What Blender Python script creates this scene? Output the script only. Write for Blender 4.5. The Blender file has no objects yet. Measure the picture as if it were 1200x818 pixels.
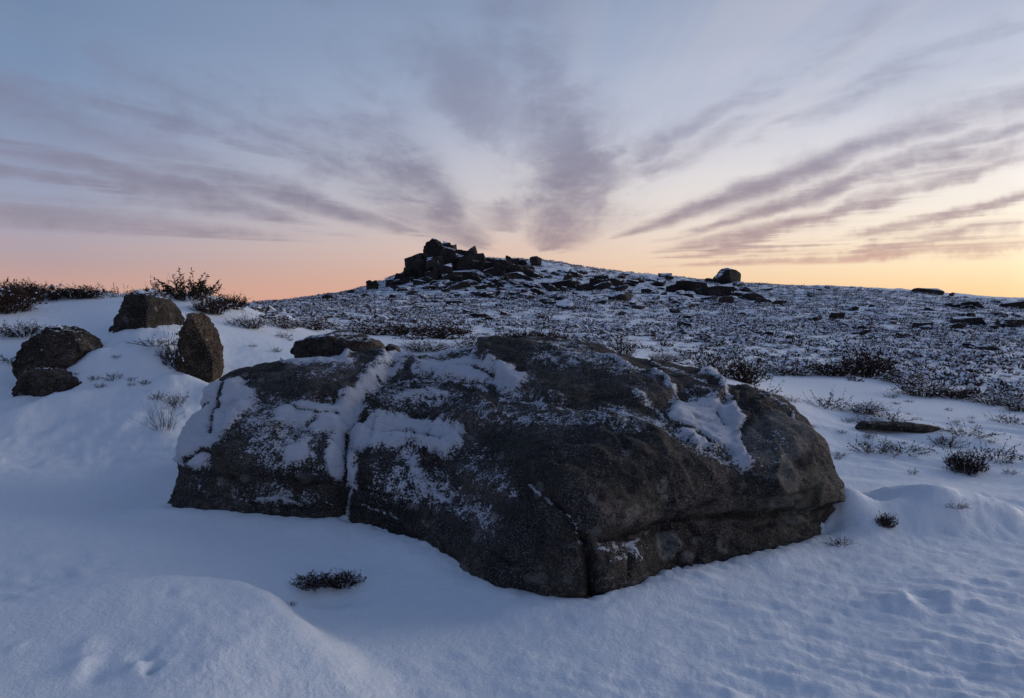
import bpy, bmesh, math, random
import numpy as np
from mathutils import Vector, Matrix

C = bpy.context.scene.collection
R = math.radians
random.seed(4)
rng = np.random.default_rng(4)

# ------------------------------------------------------------------ camera
EYE = 1.6
PITCH = R(3.5)
FPX = 811.0                        # focal length in pixels of the 1200 px wide photograph
cam_d = bpy.data.cameras.new('camera')
cam_d.sensor_width = 36.0
cam_d.lens = 36.0 * FPX / 1200.0
cam_d.clip_start = 0.05
cam_d.clip_end = 20000
cam = bpy.data.objects.new('camera', cam_d)
C.objects.link(cam)
cam.location = (0, 0, EYE)
cam.rotation_euler = (math.pi / 2 - PITCH, 0, 0)
bpy.context.scene.camera = cam

# ------------------------------------------------------------------ colour management
vs = bpy.context.scene.view_settings
vs.view_transform = 'Standard'
vs.look = 'None'
vs.exposure = 0.0
vs.gamma = 1.0
vs.use_curve_mapping = False

SUN_AZ = R(66)                     # the afterglow lies beyond the right edge of the view
SUN_EL = R(13.0)

FWD = np.array([0, math.cos(PITCH), -math.sin(PITCH)])
UPV = np.array([0, math.sin(PITCH), math.cos(PITCH)])
RGT = np.array([1.0, 0, 0])
EYEV = np.array([0, 0, EYE])


def ray(px, py):
    d = FWD * FPX + RGT * (px - 600) + UPV * (409 - py)
    return d / np.linalg.norm(d)


def at(px, py, depth):
    d = ray(px, py)
    return EYEV + d * (depth / d[1])


def at_z(px, py, z=0.0):
    d = ray(px, py)
    return EYEV + d * ((z - EYE) / d[2])


def project(P):
    q = P - EYEV
    w = q @ FWD
    w = np.where(np.abs(w) < 1e-6, 1e-6, w)
    return 600 + FPX * (q @ RGT) / w, 409 - FPX * (q @ UPV) / w, w


def s2l(c):
    c = c / 255.0
    return c / 12.92 if c <= 0.04045 else ((c + 0.055) / 1.055) ** 2.4


def rgb(r, g, b):
    return (s2l(r), s2l(g), s2l(b), 1.0)


# ------------------------------------------------------------------ node helpers
class NT:
    def __init__(self, tree):
        self.t = tree
        tree.nodes.clear()

    def n(self, kind, **kw):
        nd = self.t.nodes.new(kind)
        for k, v in kw.items():
            setattr(nd, k, v)
        return nd

    def link(self, a, b):
        self.t.links.new(a, b)

    def put(self, sock, v):
        if isinstance(v, bpy.types.NodeSocket):
            self.link(v, sock)
        else:
            sock.default_value = v

    def m(self, op, a, b=None, c=None, clamp=False):
        nd = self.n('ShaderNodeMath', operation=op)
        nd.use_clamp = clamp
        self.put(nd.inputs[0], a)
        if b is not None:
            self.put(nd.inputs[1], b)
        if c is not None:
            self.put(nd.inputs[2], c)
        return nd.outputs[0]

    def ss(self, x, lo, hi, a=0.0, b=1.0):
        nd = self.n('ShaderNodeMapRange', interpolation_type='SMOOTHSTEP')
        self.put(nd.inputs['Value'], x)
        self.put(nd.inputs['From Min'], lo)
        self.put(nd.inputs['From Max'], hi)
        nd.inputs['To Min'].default_value = a
        nd.inputs['To Max'].default_value = b
        return nd.outputs['Result']

    def lin(self, x, lo, hi, a=0.0, b=1.0):
        nd = self.n('ShaderNodeMapRange')
        self.put(nd.inputs['Value'], x)
        nd.inputs['From Min'].default_value = lo
        nd.inputs['From Max'].default_value = hi
        nd.inputs['To Min'].default_value = a
        nd.inputs['To Max'].default_value = b
        return nd.outputs['Result']

    def mix(self, f, a, b, mode='MIX'):
        nd = self.n('ShaderNodeMix', data_type='RGBA', blend_type=mode)
        self.put(nd.inputs[0], f)
        self.put(nd.inputs[6], a)
        self.put(nd.inputs[7], b)
        return nd.outputs[2]

    def ramp(self, x, stops, mode='LINEAR'):
        nd = self.n('ShaderNodeValToRGB')
        cr = nd.color_ramp
        cr.interpolation = mode
        while len(cr.elements) > 1:
            cr.elements.remove(cr.elements[-1])
        for i, (p, c) in enumerate(stops):
            e = cr.elements[0] if i == 0 else cr.elements.new(p)
            e.position = p
            e.color = c
        self.put(nd.inputs[0], x)
        return nd.outputs[0]

    def noise(self, vec, scale, detail=4, rough=0.55, dist=0.0, dims='3D'):
        nd = self.n('ShaderNodeTexNoise', noise_dimensions=dims)
        self.link(vec, nd.inputs['Vector'])
        nd.inputs['Scale'].default_value = scale
        nd.inputs['Detail'].default_value = detail
        nd.inputs['Roughness'].default_value = rough
        nd.inputs['Distortion'].default_value = dist
        return nd.outputs[0]

    def comb(self, x, y, z):
        nd = self.n('ShaderNodeCombineXYZ')
        for i, v in enumerate((x, y, z)):
            self.put(nd.inputs[i], v)
        return nd.outputs[0]


# ------------------------------------------------------------------ world: dusk sky with streaks of high cloud
world = bpy.data.worlds.new('World')
bpy.context.scene.world = world
world.use_nodes = True
W = NT(world.node_tree)


def build_world():
    tc = W.n('ShaderNodeTexCoord')
    sep = W.n('ShaderNodeSeparateXYZ')
    W.link(tc.outputs['Generated'], sep.inputs[0])
    dx, dy, dz = sep.outputs
    z = W.m('MAXIMUM', dz, 0.0)
    hl = W.m('SQRT', W.m('MAXIMUM', W.m('ADD', W.m('MULTIPLY', dx, dx), W.m('MULTIPLY', dy, dy)), 1e-6))
    c = W.m('DIVIDE', W.m('ADD', W.m('MULTIPLY', dx, math.sin(SUN_AZ)), W.m('MULTIPLY', dy, math.cos(SUN_AZ))), hl)

    zen = rgb(*ZEN)

    def stops(px, rows):
        out = []
        for py, col in rows:
            out.append((max(0.0, float(ray(px, py)[2])), rgb(*col)))
        out.sort(key=lambda s: s[0])
        out.append((0.68, rgb(*ZEN2)))
        out.append((1.0, zen))
        return out
    left = W.ramp(z, stops(60, SKY_L), 'CARDINAL')
    mid = W.ramp(z, stops(600, SKY_C), 'CARDINAL')
    right = W.ramp(z, stops(1150, SKY_R), 'CARDINAL')
    back = W.ramp(z, [(0.0, rgb(112, 118, 146)), (0.10, rgb(128, 124, 152)), (0.25, rgb(118, 131, 166)), (0.5, rgb(*ZEN2)), (1.0, zen)], 'EASE')

    def cosaz(px):
        d = ray(px, 300)
        h = math.hypot(d[0], d[1])
        return (d[0] * math.sin(SUN_AZ) + d[1] * math.cos(SUN_AZ)) / h
    cl, cc, cr_ = cosaz(60), cosaz(600), cosaz(1150)
    col = W.mix(W.ss(c, -1.0, cl), back, left)
    col = W.mix(W.lin(c, cl, cc), col, mid)
    col = W.mix(W.lin(c, cc, cr_), col, right)
    # the glow keeps brightening toward the place where the sun went down
    glow = W.m('MULTIPLY', W.ss(c, cr_, 1.0), W.ss(z, 0.55, 0.0))
    gm = W.m('MULTIPLY_ADD', glow, GLOW, 1.0)
    col = W.mix(1.0, col, W.comb(gm, gm, gm), 'MULTIPLY')

    # --- high cloud streets: parallel bands on a high flat layer, running away to a point low above the tor
    vpx, vpy = 622.0, 318.0
    z0 = float(ray(vpx, vpy)[2])
    k = float(ray(vpx, vpy)[0] / ray(vpx, vpy)[1])
    v = W.m('MAXIMUM', W.m('SUBTRACT', dz, z0), 0.002)
    across = W.m('SUBTRACT', dx, W.m('MULTIPLY', dy, k))
    a = W.m('DIVIDE', across, v)
    phi = W.m('ARCTANGENT', W.m('MULTIPLY', a, 0.5))
    L = W.m('LOGARITHM', v, math.e)
    Y = W.m('DIVIDE', dy, v)
    # soft irregular warping
    dirv = tc.outputs['Generated']
    w1 = W.noise(dirv, 7.0, 4, 0.55)
    w2 = W.noise(W.comb(phi, L, 7.3), 3.6, 4, 0.6)
    w3 = W.noise(dirv, 19.0, 4, 0.6)
    phiw = W.m('ADD', phi, W.m('MULTIPLY', W.m('ADD', W.m('MULTIPLY', W.m('SUBTRACT', w1, 0.5), 0.7), W.m('MULTIPLY', W.m('SUBTRACT', w3, 0.5), 0.4)), 0.17))
    Lw = W.m('ADD', L, W.m('MULTIPLY', W.m('SUBTRACT', w2, 0.5), 0.9))
    front = W.ss(dy, 0.0, 0.25)

    def pl(px, py):
        d = ray(px, py)
        vv = max(0.002, d[2] - z0)
        return math.atan(0.5 * (d[0] - k * d[1]) / vv), math.log(vv)

    dens = None
    for (p0, p1, wd, st) in STREAKS:
        f0, l0 = pl(*p0)
        f1, l1 = pl(*p1)
        if l0 > l1:
            f0, l0, f1, l1 = f1, l1, f0, l0
        slope = (f1 - f0) / max(1e-3, l1 - l0)
        slope = max(-0.8, min(0.8, slope))
        fm, lm = (f0 + f1) / 2, (l0 + l1) / 2
        cen = W.m('MULTIPLY_ADD', Lw, slope, fm - slope * lm)
        q = W.m('DIVIDE', W.m('SUBTRACT', phiw, cen), wd)
        g = W.m('POWER', math.e, W.m('MULTIPLY', W.m('MULTIPLY', q, q), -1.0))
        h = (l1 - l0) / 2
        al = W.ss(W.m('ABSOLUTE', W.m('SUBTRACT', Lw, lm)), h * 0.55, h * 1.25 + 0.12, st, 0.0)
        g = W.m('MULTIPLY', g, al)
        dens = g if dens is None else W.m('MAXIMUM', W.m('MULTIPLY_ADD', dens, 0.25, W.m('MULTIPLY', g, 1.0)), dens)
    dens = W.m('MULTIPLY', dens, front)
    low = W.ss(v, 0.0022, 0.009)
    dens = W.m('MULTIPLY', dens, low)
    # the same kind of streaks, fainter, everywhere else in the sky
    fine = W.noise(W.comb(phi, W.m('MULTIPLY', L, 0.22), 2.1), 7.5, 4, 0.55, 0.3)
    fine2 = W.noise(W.comb(phi, W.m('MULTIPLY', L, 0.5), 5.1), 3.0, 5, 0.58, 0.4)
    puffs = W.noise(dirv, 13.0, 6, 0.62, 0.4)
    calm = W.ss(v, 0.01, 0.10)
    ripple = W.noise(W.comb(dx, dy, W.m('MULTIPLY', dz, 3.2)), 26.0, 5, 0.62, 0.3)
    dens = W.m('MULTIPLY', dens, W.m('MULTIPLY', W.lin(fine, 0.3, 0.7, 0.78, 1.12), W.m('MULTIPLY', W.lin(puffs, 0.3, 0.7, 0.70, 1.16), W.lin(ripple, 0.3, 0.7, 0.72, 1.2))))
    amb = W.m('MULTIPLY', W.m('MULTIPLY', W.ss(W.m('ADD', W.m('MULTIPLY', fine2, 0.65), W.m('MULTIPLY', puffs, 0.35)), 0.47, 0.66), W.lin(c, 0.1, 0.85, 0.44, 0.22)), calm)
    lowfade = W.m('MULTIPLY', W.ss(dz, 0.02, 0.13), W.ss(dz, 0.9, 0.45))
    dens = W.m('ADD', dens, W.m('MULTIPLY', amb, lowfade))

    cc_l = W.ramp(z, [(0.0, rgb(176, 140, 142)), (0.07, rgb(148, 132, 143)), (0.14, rgb(132, 126, 145)), (0.22, rgb(124, 126, 150)), (0.40, rgb(118, 127, 155)), (1.0, rgb(92, 112, 150))])
    cc_r = W.ramp(z, [(0.0, rgb(246, 186, 140)), (0.04, rgb(224, 170, 148)), (0.08, rgb(172, 140, 142)), (0.14, rgb(150, 134, 146)), (0.24, rgb(152, 152, 172)), (0.40, rgb(146, 154, 178)), (1.0, rgb(92, 112, 150))])
    cloudcol = W.mix(W.ss(c, 0.15, 0.85), cc_l, cc_r)
    # pale lit veil between the dark bands, strongest toward the sun
    veil = W.m('MULTIPLY', W.ss(W.m('SUBTRACT', W.m('ADD', W.m('MULTIPLY', fine, 0.6), W.m('MULTIPLY', fine2, 0.5)), 0.0), 0.62, 0.40), W.m('MULTIPLY', W.ss(c, 0.2, 0.9), W.m('MULTIPLY', W.m('MULTIPLY', lowfade, low), 0.14)))
    col = W.mix(veil, col, rgb(250, 232, 218))
    dens = W.m('SUBTRACT', 1.0, W.m('POWER', math.e, W.m('MULTIPLY', W.m('POWER', W.m('MAXIMUM', dens, 0.0), 1.5), -2.1)))
    col = W.mix(W.m('MULTIPLY', dens, 0.98, clamp=True), col, cloudcol)

    # physical dusk sky adds its own soft gradient
    sky = W.n('ShaderNodeTexSky', sky_type='NISHITA')
    sky.sun_disc = False
    sky.sun_elevation = SUN_EL
    sky.sun_rotation = SUN_AZ
    sky.altitude = 400
    bg1 = W.n('ShaderNodeBackground')
    W.link(sky.outputs[0], bg1.inputs[0])
    bg1.inputs[1].default_value = 0.004
    bg2 = W.n('ShaderNodeBackground')
    W.link(col, bg2.inputs[0])
    bg2.inputs[1].default_value = 1.0
    add = W.n('ShaderNodeAddShader')
    W.link(bg1.outputs[0], add.inputs[0])
    W.link(bg2.outputs[0], add.inputs[1])
    out = W.n('ShaderNodeOutputWorld')
    W.link(add.outputs[0], out.inputs[0])


ZEN = (86, 106, 146)
ZEN2 = (98, 118, 154)
GLOW = 1.4
SKY_L = [(10, (115, 136, 168)), (90, (124, 144, 176)), (170, (140, 152, 180)), (235, (154, 158, 180)), (275, (170, 160, 173)), (310, (182, 156, 158)), (350, (204, 158, 144))]
SKY_C = [(10, (138, 154, 182)), (90, (158, 170, 195)), (170, (184, 187, 203)), (235, (207, 200, 202)), (275, (217, 197, 189)), (310, (222, 186, 168)), (350, (222, 170, 146))]
SKY_R = [(10, (178, 185, 206)), (90, (198, 202, 216)), (170, (232, 227, 228)), (235, (247, 236, 224)), (275, (253, 234, 208)), (310, (254, 229, 190)), (350, (252, 208, 156))]
STREAKS = [  # two ends in the photograph, half width (in bearing round the vanishing point), strength
    ((-80, 148), (250, 225), 0.055, 1.0), ((200, 212), (345, 264), 0.05, 0.85), ((185, 182), (330, 225), 0.075, 0.75),
    ((310, 222), (400, 250), 0.065, 1.0), ((380, 240), (495, 276), 0.075, 1.0), ((-60, 194), (150, 228), 0.055, 0.8), ((-60, 236), (180, 272), 0.06, 0.75),
    ((-40, 105), (140, 165), 0.08, 0.6), ((190, 138), (250, 158), 0.06, 0.5), ((330, 170), (440, 215), 0.08, 0.35),
    ((425, 120), (470, 205), 0.13, 0.55), ((465, 175), (525, 245), 0.12, 0.85), ((500, 232), (562, 290), 0.18, 0.9), ((440, 215), (500, 270), 0.10, 0.5),
    ((620, 0), (640, 150), 0.09, 0.65), ((648, 100), (668, 215), 0.11, 0.85), ((674, 190), (668, 245), 0.19, 1.0), ((655, 232), (646, 294), 0.34, 1.0),
    ((585, 240), (590, 270), 0.2, 0.65), ((520, 60), (560, 150), 0.12, 0.3),
    ((1060, 160), (880, 222), 0.055, 0.95), ((910, 208), (740, 274), 0.07, 1.0), ((1075, 183), (900, 250), 0.032, 0.85), ((960, 225), (800, 278), 0.036, 0.85),
    ((1040, 222), (860, 300), 0.026, 1.0), ((930, 258), (800, 294), 0.045, 0.8), ((1230, 228), (1000, 278), 0.018, 0.85), ((1230, 256), (1000, 298), 0.018, 0.9),
    ((1230, 282), (950, 316), 0.020, 0.9), ((1230, 303), (1040, 324), 0.018, 0.95), ((1230, 314), (1090, 328), 0.012, 0.8), ((1230, 92), (1060, 160), 0.055, 0.6), ((1230, 160), (1080, 205), 0.03, 0.5),
    ((930, 80), (760, 180), 0.06, 0.5), ((860, 150), (770, 200), 0.06, 0.5), ((1000, 115), (900, 160), 0.045, 0.45), ((1160, 190), (1000, 240), 0.022, 0.6),
    ((1230, 20), (1000, 100), 0.05, 0.35),
]
build_world()

sun_d = bpy.data.lights.new('sun', 'SUN')
sun_d.energy = 0.9
sun_d.angle = R(24)
sun_d.color = (1.0, 0.90, 0.84)
sun = bpy.data.objects.new('sun', sun_d)
C.objects.link(sun)
_sd = Vector((math.sin(SUN_AZ) * math.cos(SUN_EL), math.cos(SUN_AZ) * math.cos(SUN_EL), math.sin(SUN_EL)))
sun.rotation_euler = _sd.to_track_quat('Z', 'Y').to_euler()
sun.location = (20, 20, 30)

# ------------------------------------------------------------------ numeric noise
_perm = np.random.default_rng(11).permutation(256)
_perm = np.concatenate([_perm, _perm, _perm])
_g = np.random.default_rng(12).normal(size=(256, 3))
_g /= np.linalg.norm(_g, axis=1)[:, None]


def perlin(x, y, z):
    x, y, z = np.broadcast_arrays(np.asarray(x, float), np.asarray(y, float), np.asarray(z, float))
    xi, yi, zi = np.floor(x).astype(int), np.floor(y).astype(int), np.floor(z).astype(int)
    xf, yf, zf = x - xi, y - yi, z - zi
    u, v, w = (t * t * t * (t * (t * 6 - 15) + 10) for t in (xf, yf, zf))
    xi &= 255
    yi &= 255
    zi &= 255

    def gd(ix, iy, iz, fx, fy, fz):
        g = _g[_perm[_perm[_perm[ix] + iy] + iz] & 255]
        return g[..., 0] * fx + g[..., 1] * fy + g[..., 2] * fz
    x0 = gd(xi, yi, zi, xf, yf, zf) * (1 - u) + gd(xi + 1, yi, zi, xf - 1, yf, zf) * u
    x1 = gd(xi, yi + 1, zi, xf, yf - 1, zf) * (1 - u) + gd(xi + 1, yi + 1, zi, xf - 1, yf - 1, zf) * u
    x2 = gd(xi, yi, zi + 1, xf, yf, zf - 1) * (1 - u) + gd(xi + 1, yi, zi + 1, xf - 1, yf, zf - 1) * u
    x3 = gd(xi, yi + 1, zi + 1, xf, yf - 1, zf - 1) * (1 - u) + gd(xi + 1, yi + 1, zi + 1, xf - 1, yf - 1, zf - 1) * u
    return (x0 * (1 - v) + x1 * v) * (1 - w) + (x2 * (1 - v) + x3 * v) * w


def fbm(x, y, z, o=4, gain=0.5):
    s, a = 0, 1.0
    for i in range(o):
        s = s + a * perlin(x * 2 ** i + 17.3 * i, y * 2 ** i - 9.1 * i, z * 2 ** i + 4.7 * i)
        a *= gain
    return s


def sstep(x, lo, hi):
    t = np.clip((x - lo) / (hi - lo), 0, 1)
    return t * t * (3 - 2 * t)


def seg_dist(px, py, pts, closed=False):
    """distance to a polyline, and position along it (0..1)"""
    best = np.full(np.shape(px), 1e9)
    along = np.zeros(np.shape(px))
    P = list(pts) + ([pts[0]] if closed else [])
    n = len(P) - 1
    for i in range(n):
        ax, ay = P[i]
        bx, by = P[i + 1]
        vx, vy = bx - ax, by - ay
        l2 = vx * vx + vy * vy + 1e-9
        t = np.clip(((px - ax) * vx + (py - ay) * vy) / l2, 0, 1)
        d = np.hypot(px - ax - t * vx, py - ay - t * vy)
        m = d < best
        best = np.where(m, d, best)
        along = np.where(m, (i + t) / n, along)
    return best, along


def poly_sd(px, py, pts):
    """signed distance, positive inside"""
    d, _ = seg_dist(px, py, pts, True)
    ins = np.zeros(np.shape(px), bool)
    n = len(pts)
    for i in range(n):
        ax, ay = pts[i]
        bx, by = pts[(i + 1) % n]
        cnd = (ay > py) != (by > py)
        xi = (bx - ax) * (py - ay) / ((by - ay) if by != ay else 1e-9) + ax
        ins ^= cnd & (px < xi)
    return np.where(ins, d, -d)


# ------------------------------------------------------------------ object helpers
def mesh_np(name, V, F, mat_idx=None, mats=(), smooth=True):
    """F: (n,3) or (n,4) int array, or a list of such arrays"""
    Fs = F if isinstance(F, (list, tuple)) else [F]
    Fs = [np.asarray(f, np.int32) for f in Fs if len(f)]
    me = bpy.data.meshes.new(name)
    V = np.asarray(V, np.float32)
    me.vertices.add(len(V))
    me.vertices.foreach_set('co', V.ravel())
    nl = sum(f.size for f in Fs)
    nf = sum(len(f) for f in Fs)
    me.loops.add(nl)
    me.loops.foreach_set('vertex_index', np.concatenate([f.ravel() for f in Fs]))
    me.polygons.add(nf)
    tot = np.concatenate([np.full(len(f), f.shape[1], np.int32) for f in Fs])
    st = np.concatenate([[0], np.cumsum(tot)[:-1]]).astype(np.int32)
    me.polygons.foreach_set('loop_start', st)
    me.polygons.foreach_set('loop_total', tot)
    if mat_idx is not None:
        me.polygons.foreach_set('material_index', np.asarray(mat_idx, np.int32))
    me.polygons.foreach_set('use_smooth', np.full(nf, smooth, bool))
    for m in mats:
        me.materials.append(m)
    me.update(calc_edges=True)
    return me


def attr(me, name, vals):
    a = me.attributes.new(name, 'FLOAT', 'POINT')
    a.data.foreach_set('value', np.asarray(vals, np.float32))


def link(name, me, parent=None):
    o = bpy.data.objects.new(name, me)
    C.objects.link(o)
    if parent is not None:
        o.parent = parent
    return o


def tag(o, label, cat, group=None, kind=None):
    if label:
        o['label'] = label
    if cat:
        o['category'] = cat
    if group:
        o['group'] = group
    if kind:
        o['kind'] = kind
    return o


def copy_tree(o, parent=None):
    c = o.copy()
    C.objects.link(c)
    if parent is not None:
        c.parent = parent
    for ch in list(o.children):
        copy_tree(ch, c)
    return c


# ------------------------------------------------------------------ materials
SNOW_COL = (0.74, 0.78, 0.85, 1)


def mat(name):
    m = bpy.data.materials.new(name)
    m.use_nodes = True
    return m, NT(m.node_tree)


def finish(N, col, rough, normal=None, spec=0.3):
    b = N.n('ShaderNodeBsdfPrincipled')
    N.put(b.inputs['Base Color'], col)
    N.put(b.inputs['Roughness'], rough)
    b.inputs['Specular IOR Level'].default_value = spec
    if normal is not None:
        N.link(normal, b.inputs['Normal'])
    o = N.n('ShaderNodeOutputMaterial')
    N.link(b.outputs[0], o.inputs[0])


def bump(N, h, strength, dist, normal=None):
    b = N.n('ShaderNodeBump')
    b.inputs['Strength'].default_value = strength
    b.inputs['Distance'].default_value = dist
    N.link(h, b.inputs['Height'])
    if normal is not None:
        N.link(normal, b.inputs['Normal'])
    return b.outputs[0]


def mat_ground():
    m, N = mat('snow_and_heather_ground')
    g = N.n('ShaderNodeNewGeometry')
    pos = g.outputs['Position']
    a = N.n('ShaderNodeAttribute', attribute_name='scrub')
    sc = a.outputs['Fac']
    n1 = N.noise(pos, 1.3, 6, 0.68)
    n2 = N.noise(pos, 6.0, 5, 0.7)
    nn = N.m('ADD', N.m('MULTIPLY', n1, 0.5), N.m('MULTIPLY', n2, 0.5))
    thr = N.m('MULTIPLY_ADD', sc, 0.375, 0.08)
    litter = N.ss(N.m('SUBTRACT', thr, nn), 0.0, 0.05)
    lc = N.mix(N.noise(pos, 9.0, 3), (0.016, 0.013, 0.012, 1), (0.055, 0.035, 0.026, 1))
    grain = N.noise(pos, 160.0, 2)
    snow = N.mix(N.noise(pos, 0.7, 5, 0.6), (0.76, 0.81, 0.85, 1), (0.84, 0.87, 0.89, 1))
    snow = N.mix(N.ss(N.noise(pos, 34.0, 4, 0.7), 0.66, 0.74, 0, 0.35), snow, (0.52, 0.55, 0.62, 1))
    col = N.mix(litter, snow, lc)
    b1 = bump(N, N.noise(pos, 7.0, 7, 0.68), 0.42, 0.04)
    b2 = bump(N, N.noise(pos, 48.0, 5, 0.7), 0.6, 0.009, b1)
    b3 = bump(N, grain, 0.25, 0.003, b2)
    finish(N, col, N.mix(litter, (0.62,) * 3 + (1,), (0.95,) * 3 + (1,)), b3, 0.25)
    return m


def rock_colour(N, pos, scale=1.0):
    a = N.noise(pos, 2.2 * scale, 6, 0.65)
    b = N.noise(pos, 14.0 * scale, 5, 0.7)
    col = N.ramp(N.m('ADD', N.m('MULTIPLY', a, 0.55), N.m('MULTIPLY', b, 0.45)),
                 [(0.36, (0.007, 0.0065, 0.006, 1)), (0.47, (0.026, 0.022, 0.018, 1)), (0.56, (0.068, 0.054, 0.043, 1)), (0.68, (0.16, 0.13, 0.105, 1))])
    big = N.lin(N.noise(pos, 0.9 * scale, 4, 0.6), 0.34, 0.66, 0.45, 1.6)
    col = N.mix(1.0, col, N.comb(big, N.m('MULTIPLY', big, N.lin(N.noise(pos, 1.7 * scale, 3), 0.3, 0.7, 0.94, 1.06)), big), 'MULTIPLY')
    g = N.noise(pos, 52.0 * scale, 4, 0.7)
    gf = N.lin(g, 0.34, 0.66, 0.25, 1.75)
    col = N.mix(1.0, col, N.comb(gf, gf, gf), 'MULTIPLY')
    # grey-green lichen in rounded patches and fine spots
    v = N.n('ShaderNodeTexVoronoi', feature='F1')
    wv = N.n('ShaderNodeVectorMath', operation='ADD')
    nz = N.n('ShaderNodeTexNoise')
    N.link(pos, nz.inputs['Vector'])
    nz.inputs['Scale'].default_value = 9 * scale
    sc = N.n('ShaderNodeVectorMath', operation='SCALE')
    N.link(nz.outputs[1], sc.inputs[0])
    sc.inputs['Scale'].default_value = 0.07 / scale
    N.link(pos, wv.inputs[0])
    N.link(sc.outputs[0], wv.inputs[1])
    N.link(wv.outputs[0], v.inputs['Vector'])
    v.inputs['Scale'].default_value = 5.0 * scale
    sel = N.n('ShaderNodeSeparateColor')
    N.link(v.outputs['Color'], sel.inputs[0])
    patch = N.m('MULTIPLY', N.ss(v.outputs['Distance'], N.m('MULTIPLY', sel.outputs[0], 0.34), N.m('MULTIPLY', sel.outputs[0], 0.27)), N.ss(sel.outputs[1], 0.50, 0.56))
    patch = N.m('MULTIPLY', patch, N.lin(N.noise(pos, 40 * scale, 3), 0.3, 0.6, 0.25, 0.85))
    col = N.mix(patch, col, (0.19, 0.185, 0.17, 1))
    spots = N.ss(N.noise(pos, 95.0 * scale, 3, 0.65), 0.56, 0.64, 0, 0.9)
    spots = N.m('MULTIPLY', spots, N.ss(N.noise(pos, 4.0 * scale, 3), 0.36, 0.60, 0.25, 1.0))
    col = N.mix(spots, col, (0.30, 0.29, 0.28, 1))
    moss = N.ss(N.noise(pos, 5.0 * scale, 4), 0.56, 0.68, 0, 0.45)
    col = N.mix(moss, col, (0.040, 0.046, 0.026, 1))
    return col, b


def mat_boulder():
    m, N = mat('gritstone_with_snow')
    g = N.n('ShaderNodeNewGeometry')
    pos = g.outputs['Position']
    col, nb = rock_colour(N, pos)
    sn = N.n('ShaderNodeAttribute', attribute_name='snow').outputs['Fac']
    li = N.n('ShaderNodeAttribute', attribute_name='lichen').outputs['Fac']
    li = N.m('MULTIPLY', li, N.lin(N.noise(pos, 45.0, 4, 0.65), 0.32, 0.6, 0.15, 1.0))
    col = N.mix(li, col, N.mix(N.noise(pos, 7.0, 2), (0.25, 0.255, 0.225, 1), (0.37, 0.365, 0.345, 1)))
    nz = N.m('ADD', N.m('MULTIPLY', N.noise(pos, 62.0, 4, 0.7), 0.55), N.m('MULTIPLY', N.noise(pos, 15.0, 5, 0.68), 0.45))
    nz = N.m('MULTIPLY_ADD', N.m('SUBTRACT', nz, 0.5), 2.4, 0.5)
    cover = N.ss(N.m('SUBTRACT', N.m('MULTIPLY', sn, 1.05), nz), 0.0, 0.10)
    dust = N.m('MULTIPLY', N.ss(sn, 0.05, 0.6, 0.10, 0.42), N.ss(N.noise(pos, 120.0, 3, 0.7), 0.53, 0.68))
    cover = N.m('MAXIMUM', cover, dust)
    snow = N.mix(N.noise(pos, 60.0, 3), (0.66, 0.71, 0.80, 1), (0.79, 0.82, 0.88, 1))
    col = N.mix(cover, col, snow)
    fr = N.m('SUBTRACT', 1.0, cover)
    h = N.m('ADD', N.m('MULTIPLY', N.noise(pos, 22.0, 6, 0.75), 0.65), N.m('MULTIPLY', N.noise(pos, 110.0, 3, 0.65), 0.35))
    b1 = bump(N, h, 1.0, 0.055)
    b2 = bump(N, cover, 0.6, 0.015, b1)
    finish(N, col, N.mix(cover, (0.85,) * 3 + (1,), (0.6,) * 3 + (1,)), b2, 0.3)
    return m


def mat_rock(name, scale, snow_lo, snow_hi, tint=(1, 1, 1)):
    m, N = mat(name)
    g = N.n('ShaderNodeNewGeometry')
    pos = g.outputs['Position']
    col, nb = rock_colour(N, pos, scale)
    col = N.mix(1.0, col, tint + (1,), 'MULTIPLY')
    s = N.n('ShaderNodeSeparateXYZ')
    N.link(g.outputs['Normal'], s.inputs[0])
    nz = N.m('ADD', N.m('MULTIPLY', N.m('SUBTRACT', N.noise(pos, 1.6 * scale, 5, 0.65), 0.5), 0.9), N.m('MULTIPLY', N.m('SUBTRACT', N.noise(pos, 14.0 * scale, 4, 0.7), 0.5), 0.7))
    nz = N.m('MULTIPLY', nz, 1.5)
    cover = N.ss(N.m('ADD', s.outputs[2], nz), snow_lo, snow_hi)
    col = N.mix(cover, col, SNOW_COL)
    b1 = bump(N, N.noise(pos, 11.0 * scale, 6, 0.7), 0.6, 0.06 / scale)
    finish(N, col, 0.85, b1, 0.25)
    return m


def mat_plant(name, dark, light, scale=20):
    m, N = mat(name)
    g = N.n('ShaderNodeNewGeometry')
    oi = N.n('ShaderNodeObjectInfo')
    n = N.noise(g.outputs['Position'], scale, 2)
    col = N.mix(n, dark + (1,), light + (1,))
    finish(N, col, 0.9, None, 0.15)
    return m


def mat_snowclump():
    m, N = mat('settled_snow')
    g = N.n('ShaderNodeNewGeometry')
    b = bump(N, N.noise(g.outputs['Position'], 60, 3), 0.3, 0.01)
    finish(N, SNOW_COL, 0.6, b, 0.25)
    return m


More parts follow.
